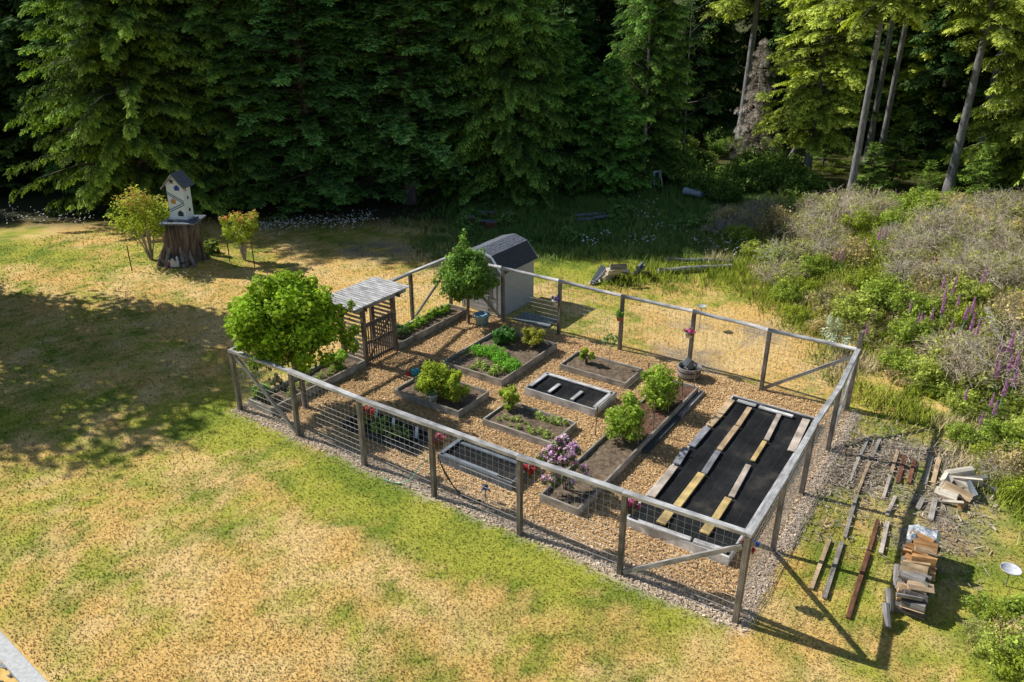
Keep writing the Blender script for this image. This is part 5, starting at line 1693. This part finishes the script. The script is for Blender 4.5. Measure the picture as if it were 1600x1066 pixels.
# loose leafy ground cover over the bank
def bank_cover():
    n = 90000
    rr = np.exp(rng.uniform(math.log(18), math.log(46), n)); th = rng.uniform(.3, .75, n)
    x = rr * np.sin(th); y = rr * np.cos(th)
    d = bank_dist(x, y) + 1.5 * (fbm(x * .6, y * .6, 141) - .5)
    k = (d > .2) & (y > 15) & (y < 43); x, y = x[k], y[k]; n = len(x)
    hgt = (.05 + .5 * fbm(x * 1.1, y * 1.1, 161)) * rng.random(n) ** .5
    Pp = np.stack([x, y, terrain(x, y) + hgt], 1)
    N_ = rand_unit(n) * .8 + np.array([0, 0, .8]); N_ /= np.linalg.norm(N_, axis=1, keepdims=True)
    Q = leaf_quads(Pp, N_, .10 + .07 * rng.random(n), .5)
    m = fbm(x * .5, y * .5, 171)[:, None]; t = rng.random((n, 1))
    g_ = np.array((.08, .13, .02)) * (1 - t) + np.array((.44, .50, .08)) * t
    o_ = np.array((.25, .19, .11)) * (1 - t) + np.array((.75, .62, .42)) * t
    kk = smooth(.45, .62, m); C = g_ * (1 - kk) + o_ * kk
    tag(link('bank_weeds', quads_to_mesh('bank_weeds', Q, C, M['leaf'])), 'tangled low weeds covering the soil of the overgrown bank', 'weeds', kind='stuff')


bank_cover()

# foxgloves
FOX = []
for v in range(3):
    r = thing('foxglove', 'purple foxglove spike rising from the overgrown bank', 'flower', group='foxgloves on the bank')
    MB().tube([(0, 0, -.05), (.02, 0, .7), (.0, .02, 1.45)], [.014, .012, .006], 5).build('stem', M['hose_green'], r)
    n = 130; t = (np.arange(n) / n) ** .85; a = rng.uniform(0, 2 * PI, n); rd = .085 * (1 - t * .75)
    Pp = np.stack([np.cos(a) * rd, np.sin(a) * rd, .75 + .72 * t], 1); N_ = np.stack([np.cos(a), np.sin(a), np.full(n, -.2)], 1)
    tt = rng.random((n, 1)); C = np.array((.45, .16, .40)) * (1 - tt) + np.array((.82, .50, .72)) * tt
    link('bells', quads_to_mesh('bells', leaf_quads(Pp, N_, .085 * (1.15 - .6 * t), .8), C, M['petal']), r)
    Q, C = leaf_cloud(ellipsoid_clumps((0, 0, .2), (.25, .25, .15), 8, .1), 14, .16, (.05, .08, .02), (.18, .24, .07)); link('leaves', quads_to_mesh('leaves', Q, C, M['leaf']), r)
    FOX.append(r)
for i, (px, py, s) in enumerate([(1318, 382, 1), (1307, 390, .9), (1321, 388, .8), (1375, 365, .9), (1352, 372, .8), (1385, 360, .9), (1477, 435, .9), (1480, 448, 1), (1495, 435, 1.1), (1492, 442, .9), (1501, 458, 1), (1477, 466, 1), (1424, 475, .9), (1459, 483, 1), (1440, 496, .8),
                                 (1436, 494, .8), (1444, 500, .8), (1515, 470, 1.1), (1525, 462, 1.15), (1523, 492, 1), (1531, 502, 1), (1537, 432, .9), (1510, 436, .8), (1540, 428, .8), (1355, 512, .9), (1365, 492, .8), (1390, 546, .6), (1585, 520, 1.2), (1570, 530, 1), (1564, 530, .8), (1593, 552, 1.1),
                                 (1580, 563, 1.1), (1588, 585, 1.1), (1560, 580, 1), (1556, 574, .9), (1572, 603, 1.1), (1552, 621, .9), (1510, 615, .8), (1557, 633, .9), (1535, 650, .8), (1548, 505, .8), (1490, 500, .7), (1345, 480, .7)]):
    s *= .74
    p = bank_point(px, py, 1.1 * s)
    if i < 3: put(FOX[i], p, random.uniform(0, 6), s)
    else: copy_thing(FOX[i % 3], p, random.uniform(0, 6), (s, s, s * random.uniform(.9, 1.1)))


# ferns
def fern_mesh(n=14, L=.8, cd=(.06, .10, .015), cl=(.28, .34, .05)):
    FQ = frond(11, .045, 68, .05); O, Qs, Cs = [], [], []
    for i in range(n):
        az = 2 * PI * i / n + random.uniform(-.2, .2); l = L * random.uniform(.75, 1.1); el = random.uniform(.5, 1.0)
        q = FQ.copy().reshape(-1, 3); s = q[:, 0]
        q[:, 1] *= .55
        out = np.stack([s * math.cos(el) * (1 + .15 * s), q[:, 1], s * math.sin(el) - .75 * s * s * math.sin(el) + q[:, 2] * .3], 1) * l
        R = np.array([[math.cos(az), -math.sin(az), 0], [math.sin(az), math.cos(az), 0], [0, 0, 1]])
        Qs.append((out @ R.T).reshape(-1, 4, 3))
        Cs.append((np.array(cd) + (np.array(cl) - np.array(cd)) * rng.random((len(FQ), 1)) * random.uniform(.6, 1.0)))
    return quads_to_mesh('fern', np.concatenate(Qs), np.concatenate(Cs), M['leaf'])


FM = [fern_mesh(), fern_mesh(12, .9), fern_mesh(16, .7, (.07, .06, .02), (.25, .2, .06))]


def fern(p, s, label, group=None, k=None):
    o = link('fern', FM[random.randrange(2) if k is None else k]); o.location = p; o.scale = (s, s, s); o.rotation_euler = (0, 0, random.uniform(0, 6)); tag(o, label, 'fern', group)


fern(bank_point(1485, 612), 1.5, 'sword fern with brown lower fronds at the foot of the bank'); fern(bank_point(1585, 668), 1.7, 'large sword fern at the right edge above the loose firewood')
fern(bank_point(1460, 560), 1.1, 'dark brownish fern higher up the bank', None, 2); fern(bank_point(1545, 690), 1.0, 'small fern between the loose firewood and the large sword fern')
for i in range(60):
    x = random.uniform(14, 31); y = random.uniform(40.5, 55)
    if x > .68 * y + 2: continue
    fern((x, y, float(terrain(x, y))), random.uniform(1.1, 2.0), 'sword fern on the forest floor above the bank', 'ferns on the forest floor')
fallen('pale bare dead trunk slanting down the bank among foxgloves', (1530, 535), (1558, 580), .10, 'grey_wood', .55, 'dead_log')
fallen('dark rotten log half buried in the bank left of the pale dead trunk', (1506, 566), (1540, 598), .16, 'grey_bark', .3, 'rotten_log')
fallen('pale branch end poking out at the right edge of the bank', (1592, 604), (1612, 618), .07, 'grey_wood', .6, 'dead_branch')


# daisies
def daisies(spots, label):
    Pp = []
    for cx, cy, rx, ry, n in spots:
        for _ in range(n):
            q = bank_point(cx + random.gauss(0, rx), cy + random.gauss(0, ry)); Pp.append((q.x, q.y, q.z + random.uniform(.28, .5)))
    Pp = np.array(Pp); n = len(Pp)
    N_ = rand_unit(n) * .5 + np.array([0, -.3, 1]); N_ /= np.linalg.norm(N_, axis=1, keepdims=True)
    Q = leaf_quads(Pp, N_, .065 + .04 * rng.random(n), 1.0); tag(link('daisies', quads_to_mesh('daisies', Q, np.full((n, 3), .8) * (.8 + .25 * rng.random((n, 1))), M['petal'])), label, 'flowers', kind='stuff')


daisies([(420, 362, 25, 5, 110), (480, 358, 30, 6, 150), (540, 355, 22, 7, 120), (575, 345, 12, 5, 40), (30, 345, 40, 6, 70), (110, 350, 30, 6, 50), (395, 372, 12, 4, 30)], 'drift of small white daisies along the foot of the forest edge')
daisies([(920, 385, 10, 5, 34), (945, 375, 6, 4, 16), (1005, 385, 14, 4, 30), (1010, 338, 14, 8, 30), (1030, 365, 14, 4, 14), (1090, 385, 8, 4, 12), (1130, 388, 16, 8, 46), (1180, 335, 12, 5, 30), (1160, 400, 10, 3, 12), (1120, 372, 10, 5, 12), (925, 455, 12, 3, 10), (1190, 330, 10, 4, 24)], 'scattered white daisies in the shaded meadow')

# ------------------------------------------------------------------ forest
CED_D = (.045, .09, .02); CED_L = (.21, .36, .075)
HEM_D = (.04, .095, .03); HEM_L = (.19, .38, .10)
LIT_D = (.08, .13, .015); LIT_L = (.50, .57, .10)

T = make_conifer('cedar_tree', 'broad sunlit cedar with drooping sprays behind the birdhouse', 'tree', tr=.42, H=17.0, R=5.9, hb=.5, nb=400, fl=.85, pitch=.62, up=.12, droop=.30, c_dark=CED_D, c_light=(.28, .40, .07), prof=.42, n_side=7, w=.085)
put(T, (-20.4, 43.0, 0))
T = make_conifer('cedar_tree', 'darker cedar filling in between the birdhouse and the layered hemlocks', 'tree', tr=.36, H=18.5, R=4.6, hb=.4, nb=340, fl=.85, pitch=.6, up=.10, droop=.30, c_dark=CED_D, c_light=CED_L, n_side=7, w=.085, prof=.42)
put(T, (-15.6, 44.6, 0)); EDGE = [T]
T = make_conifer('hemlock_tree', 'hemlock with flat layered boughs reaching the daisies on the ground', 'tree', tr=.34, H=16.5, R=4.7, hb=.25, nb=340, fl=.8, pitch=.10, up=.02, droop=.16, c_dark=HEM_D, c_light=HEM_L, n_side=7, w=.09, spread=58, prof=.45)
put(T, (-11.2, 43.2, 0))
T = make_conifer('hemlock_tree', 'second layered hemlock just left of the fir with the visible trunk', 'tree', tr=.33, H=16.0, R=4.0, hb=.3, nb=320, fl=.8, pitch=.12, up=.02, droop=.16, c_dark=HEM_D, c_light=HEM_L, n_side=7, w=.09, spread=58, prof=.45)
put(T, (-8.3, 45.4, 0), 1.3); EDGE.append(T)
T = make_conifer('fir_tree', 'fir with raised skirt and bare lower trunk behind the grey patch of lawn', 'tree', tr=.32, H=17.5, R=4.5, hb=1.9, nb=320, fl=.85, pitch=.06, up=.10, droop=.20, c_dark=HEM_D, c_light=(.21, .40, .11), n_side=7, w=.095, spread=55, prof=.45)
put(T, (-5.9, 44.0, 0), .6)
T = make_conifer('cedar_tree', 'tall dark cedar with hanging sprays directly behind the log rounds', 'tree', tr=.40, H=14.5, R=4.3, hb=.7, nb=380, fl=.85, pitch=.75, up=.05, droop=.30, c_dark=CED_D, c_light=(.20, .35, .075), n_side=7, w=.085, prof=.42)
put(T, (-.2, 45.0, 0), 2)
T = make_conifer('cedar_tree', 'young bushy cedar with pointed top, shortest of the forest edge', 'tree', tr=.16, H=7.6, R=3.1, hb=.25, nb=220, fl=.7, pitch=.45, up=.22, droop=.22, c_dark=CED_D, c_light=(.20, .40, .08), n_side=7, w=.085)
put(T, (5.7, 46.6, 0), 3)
E1_ = copy_thing(T, (2.9, 48.5, 0), 1.0, 1.25, 'dark young cedar filling the gap left of the bushy pointed one')
for i, (x, y, s_) in enumerate([(-13.4, 47.5, 1.0), (-18.0, 47.5, 1.0), (-3.2, 47.8, .95), (-24.5, 47.5, 1.0), (8.6, 50.5, .75)]):
    o_ = copy_thing(EDGE[i % 2], (x, y, 0), i * 1.7, s_, 'conifer filling the second row behind the forest edge', 'second row of the forest edge')
# sunlit right side
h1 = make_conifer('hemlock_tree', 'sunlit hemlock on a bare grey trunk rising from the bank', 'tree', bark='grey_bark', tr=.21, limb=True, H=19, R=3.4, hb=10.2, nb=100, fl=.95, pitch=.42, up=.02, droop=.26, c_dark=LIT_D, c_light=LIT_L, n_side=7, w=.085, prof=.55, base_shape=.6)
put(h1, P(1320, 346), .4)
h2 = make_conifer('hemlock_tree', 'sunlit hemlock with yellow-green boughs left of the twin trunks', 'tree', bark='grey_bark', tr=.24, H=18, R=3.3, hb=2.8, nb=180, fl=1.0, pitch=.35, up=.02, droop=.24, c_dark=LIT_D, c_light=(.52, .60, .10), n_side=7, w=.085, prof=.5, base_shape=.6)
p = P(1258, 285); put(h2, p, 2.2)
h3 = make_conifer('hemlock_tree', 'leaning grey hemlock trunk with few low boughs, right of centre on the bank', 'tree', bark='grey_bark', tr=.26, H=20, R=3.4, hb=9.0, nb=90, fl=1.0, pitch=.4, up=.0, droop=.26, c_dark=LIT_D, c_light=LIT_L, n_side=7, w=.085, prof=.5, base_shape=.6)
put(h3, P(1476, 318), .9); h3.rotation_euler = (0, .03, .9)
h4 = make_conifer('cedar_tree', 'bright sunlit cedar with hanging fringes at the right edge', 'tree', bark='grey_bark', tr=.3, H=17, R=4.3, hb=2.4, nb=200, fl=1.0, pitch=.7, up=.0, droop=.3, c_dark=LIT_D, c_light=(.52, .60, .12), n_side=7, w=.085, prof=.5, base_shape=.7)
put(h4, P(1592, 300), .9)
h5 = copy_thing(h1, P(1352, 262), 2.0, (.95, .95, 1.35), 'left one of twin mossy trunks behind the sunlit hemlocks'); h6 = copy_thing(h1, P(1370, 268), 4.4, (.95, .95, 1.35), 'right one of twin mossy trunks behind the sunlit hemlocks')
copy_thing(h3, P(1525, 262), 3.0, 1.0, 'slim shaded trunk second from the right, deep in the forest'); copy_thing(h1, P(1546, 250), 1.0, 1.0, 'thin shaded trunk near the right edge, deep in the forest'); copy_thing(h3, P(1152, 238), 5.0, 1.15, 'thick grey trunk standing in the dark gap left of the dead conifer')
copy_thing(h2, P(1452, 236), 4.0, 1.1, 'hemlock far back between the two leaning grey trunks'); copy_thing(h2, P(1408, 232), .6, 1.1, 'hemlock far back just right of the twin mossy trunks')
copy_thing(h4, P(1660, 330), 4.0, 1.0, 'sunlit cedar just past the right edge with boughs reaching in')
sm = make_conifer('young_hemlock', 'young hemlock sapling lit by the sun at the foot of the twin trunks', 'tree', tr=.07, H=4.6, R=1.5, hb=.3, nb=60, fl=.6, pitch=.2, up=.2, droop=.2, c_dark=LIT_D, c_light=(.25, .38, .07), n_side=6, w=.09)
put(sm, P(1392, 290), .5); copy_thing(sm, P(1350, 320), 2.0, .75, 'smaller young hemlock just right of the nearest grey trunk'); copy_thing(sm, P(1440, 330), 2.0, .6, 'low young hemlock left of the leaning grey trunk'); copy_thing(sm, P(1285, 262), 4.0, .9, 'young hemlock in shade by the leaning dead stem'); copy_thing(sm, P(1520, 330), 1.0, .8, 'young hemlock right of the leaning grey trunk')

# dead brown conifer
DT = thing('dead_conifer', 'small dead conifer with drooping brown branches in front of the dark forest', 'tree', P(1170, 264))
Q, C, br = conifer(H=8.4, R=2.0, hb=.5, nb=80, fl=.7, pitch=.9, up=.1, droop=.55, c_dark=(.30, .24, .19), c_light=(.80, .68, .56), n_side=7, w=.03)
link('branches', quads_to_mesh('branches', Q, C, M['dead_needles']), DT); trunk_mb(8.5, .11, br, limb_min=.0).build('trunk', M['twig'], DT)

# thin pale trunks in the gap


def bare_tree(label, p, H, r, bark, leaves, lean=(0, 0), name='alder_tree'):
    root = thing(name, label, 'tree', p)
    mb = trunk_mb(H, r, None, lean, 7)
    cl_ = []
    for k in range(18):
        z = H * (.25 + .7 * k / 18); a = random.uniform(0, 6.28); l = random.uniform(.8, 2.0)
        b = Vector((lean[0] * z / H, lean[1] * z / H, z)); e = b + Vector((math.cos(a) * l, math.sin(a) * l, l * random.uniform(.3, .9)))
        mb.tube([b, b.lerp(e, .5) + Vector((0, 0, -.08)), e], [r * .22, r * .16, r * .06], 4, caps=False)
        cl_.append((e.x, e.y, e.z, .5))
    mb.build('trunk', M[bark], root)
    if leaves:
        Q, C = leaf_cloud(np.array(cl_), leaves, .13, (.03, .05, .015), (.15, .19, .05)); link('crown', quads_to_mesh('crown', Q, C, M['leaf']), root)


bare_tree('slender pale birch trunk in the dark gap right of the young cedar', P(1004, 284), 13, .15, 'pale_bark', 70, (-.3, 0), 'birch_tree')
bare_tree('nearly leafless grey alder stem behind the white trestle', P(1042, 276), 11, .09, 'grey_bark', 12, (.4, 0))
bare_tree('thin grey alder at the right of the birch, dim in the shade', P(1066, 268), 11, .08, 'grey_bark', 25, (-.3, .2))
a = P(1231, 247)
o = MB().tube([a + Vector((0, 0, -.2)), a + Vector((1.4, .2, 2.6)), a + Vector((3.0, .4, 6.2))], [.14, .12, .08], 8, wob=.05).build('leaning_stem', M['grey_bark']); tag(o, 'dead stem leaning steeply to the right below the sunlit hemlock', 'tree')

# understory bushes
UB = [shrub_proto('forest_shrub', 'leafy understory bush along the forest edge', 'shrub', 'understory bushes', 1.1, 1.3, 40, 60, .14, (.02, .04, .01), (.12, .19, .04)),
      shrub_proto('forest_shrub', 'leafy understory bush along the forest edge', 'shrub', 'understory bushes', .9, .9, 30, 60, .13, (.03, .05, .01), (.16, .22, .05))]
for i in range(84):
    if i < 26:
        x, y = random.uniform(8, 18), random.uniform(44, 53)
        if x < 10.8 and y < 49: x += 3
    elif i < 52: x, y = random.uniform(16, 36), random.uniform(41.5, 54)
    elif i < 64: x, y = random.uniform(-30, 8), random.uniform(46.5, 49)
    else: x, y = random.uniform(7, 17), random.uniform(53, 62)
    inst(UB, (x, y, float(terrain(x, y))), random.uniform(.7, 1.5))
MW = [shrub_proto('meadow_weed', 'low leafy weed clump in the shaded meadow', 'weed', 'weed clumps in the meadow', .6, .5, 14, 60, .1, (.03, .06, .015), (.13, .22, .06))]
for i in range(26):
    x, y = random.uniform(-2.5, 10.5), random.uniform(35.5, 45)
    inst(MW, (x, y, float(terrain(x, y))), random.uniform(.4, 1.3))
bush('pale leafy shrub lit at the foot of the dead conifer', P(1205, 262), 2.0, .8, 26, 60, .16, (.06, .08, .03), (.22, .27, .10))

# background forest
BGP = []
for v in range(3):
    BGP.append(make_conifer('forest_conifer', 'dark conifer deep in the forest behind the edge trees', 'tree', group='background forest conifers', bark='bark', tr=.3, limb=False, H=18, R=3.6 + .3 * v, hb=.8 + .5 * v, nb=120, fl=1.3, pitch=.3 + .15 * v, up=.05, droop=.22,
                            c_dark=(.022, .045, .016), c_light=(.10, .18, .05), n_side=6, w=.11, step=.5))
cnt = 0
for row, y0 in enumerate((50, 56, 63, 71, 80)):
    x = -62 - row * 4 + random.uniform(0, 3)
    while x < 62 + row * 4:
        xx = x + random.uniform(-1.2, 1.2); yy = y0 + random.uniform(-2, 2)
        x += 4.6 + row * .7
        if xx > 4 and row == 0: continue
        if row == 1 and 5 < xx < 30: continue
        hs = 1.05 if xx < -14 else (.74 if xx < 12 else .95)
        if row >= 3: hs *= 1.15
        sc = hs * random.uniform(.88, 1.1)
        if cnt < 3: put(BGP[cnt], (xx, yy, 0), random.uniform(0, 6), sc)
        else: copy_thing(BGP[cnt % 3], (xx, yy, 0), random.uniform(0, 6), sc)
        cnt += 1
for x, y in ((7.6, 71), (9.8, 76), (4.5, 68)): copy_thing(BGP[cnt % 3], (x, y, 0), x, .95); cnt += 1
# trees at and beyond the left edge, whose shadows fall on the lawn
for i, (x, y, s) in enumerate([(-31.5, 45.5, .52), (-28.5, 49, .85), (-36.5, 44, .48), (-42, 43, .5), (-47, 42, .5), (-33, 50, .8)]):
    copy_thing(BGP[i % 3], (x, y, 0), i, (s * 1.25, s * 1.25, s), 'dark conifer in the shadowed forest at the left edge', 'forest conifers at the left edge')
BT = thing('broadleaf_tree', 'big round broadleaf tree left of the lawn, casting the large lawn shadow', 'tree', (-24.8, 27.6, 0))
mb = trunk_mb(9, .35, None); 
for k in range(12):
    a = 2 * PI * k / 12; mb.tube([(0, 0, 3.5 + k * .3), (math.cos(a) * 2, math.sin(a) * 2, 6 + k * .3), (math.cos(a) * 4.2, math.sin(a) * 4.2, 7.5 + k * .35)], [.14, .09, .04], 6, caps=False)
mb.build('trunk', M['bark'], BT)
Q, C = leaf_cloud(ellipsoid_clumps((0, 0, 8.6), (5.2, 5.2, 4.4), 105, 1.2, .35), 230, .32, (.03, .06, .01), (.12, .18, .03)); link('crown', quads_to_mesh('crown', Q, C, M['leaf']), BT)
copy_thing(BT, (-31.5, 30.0, 0), 2.0, .9, 'second round broadleaf tree farther left of the lawn, outside the picture')
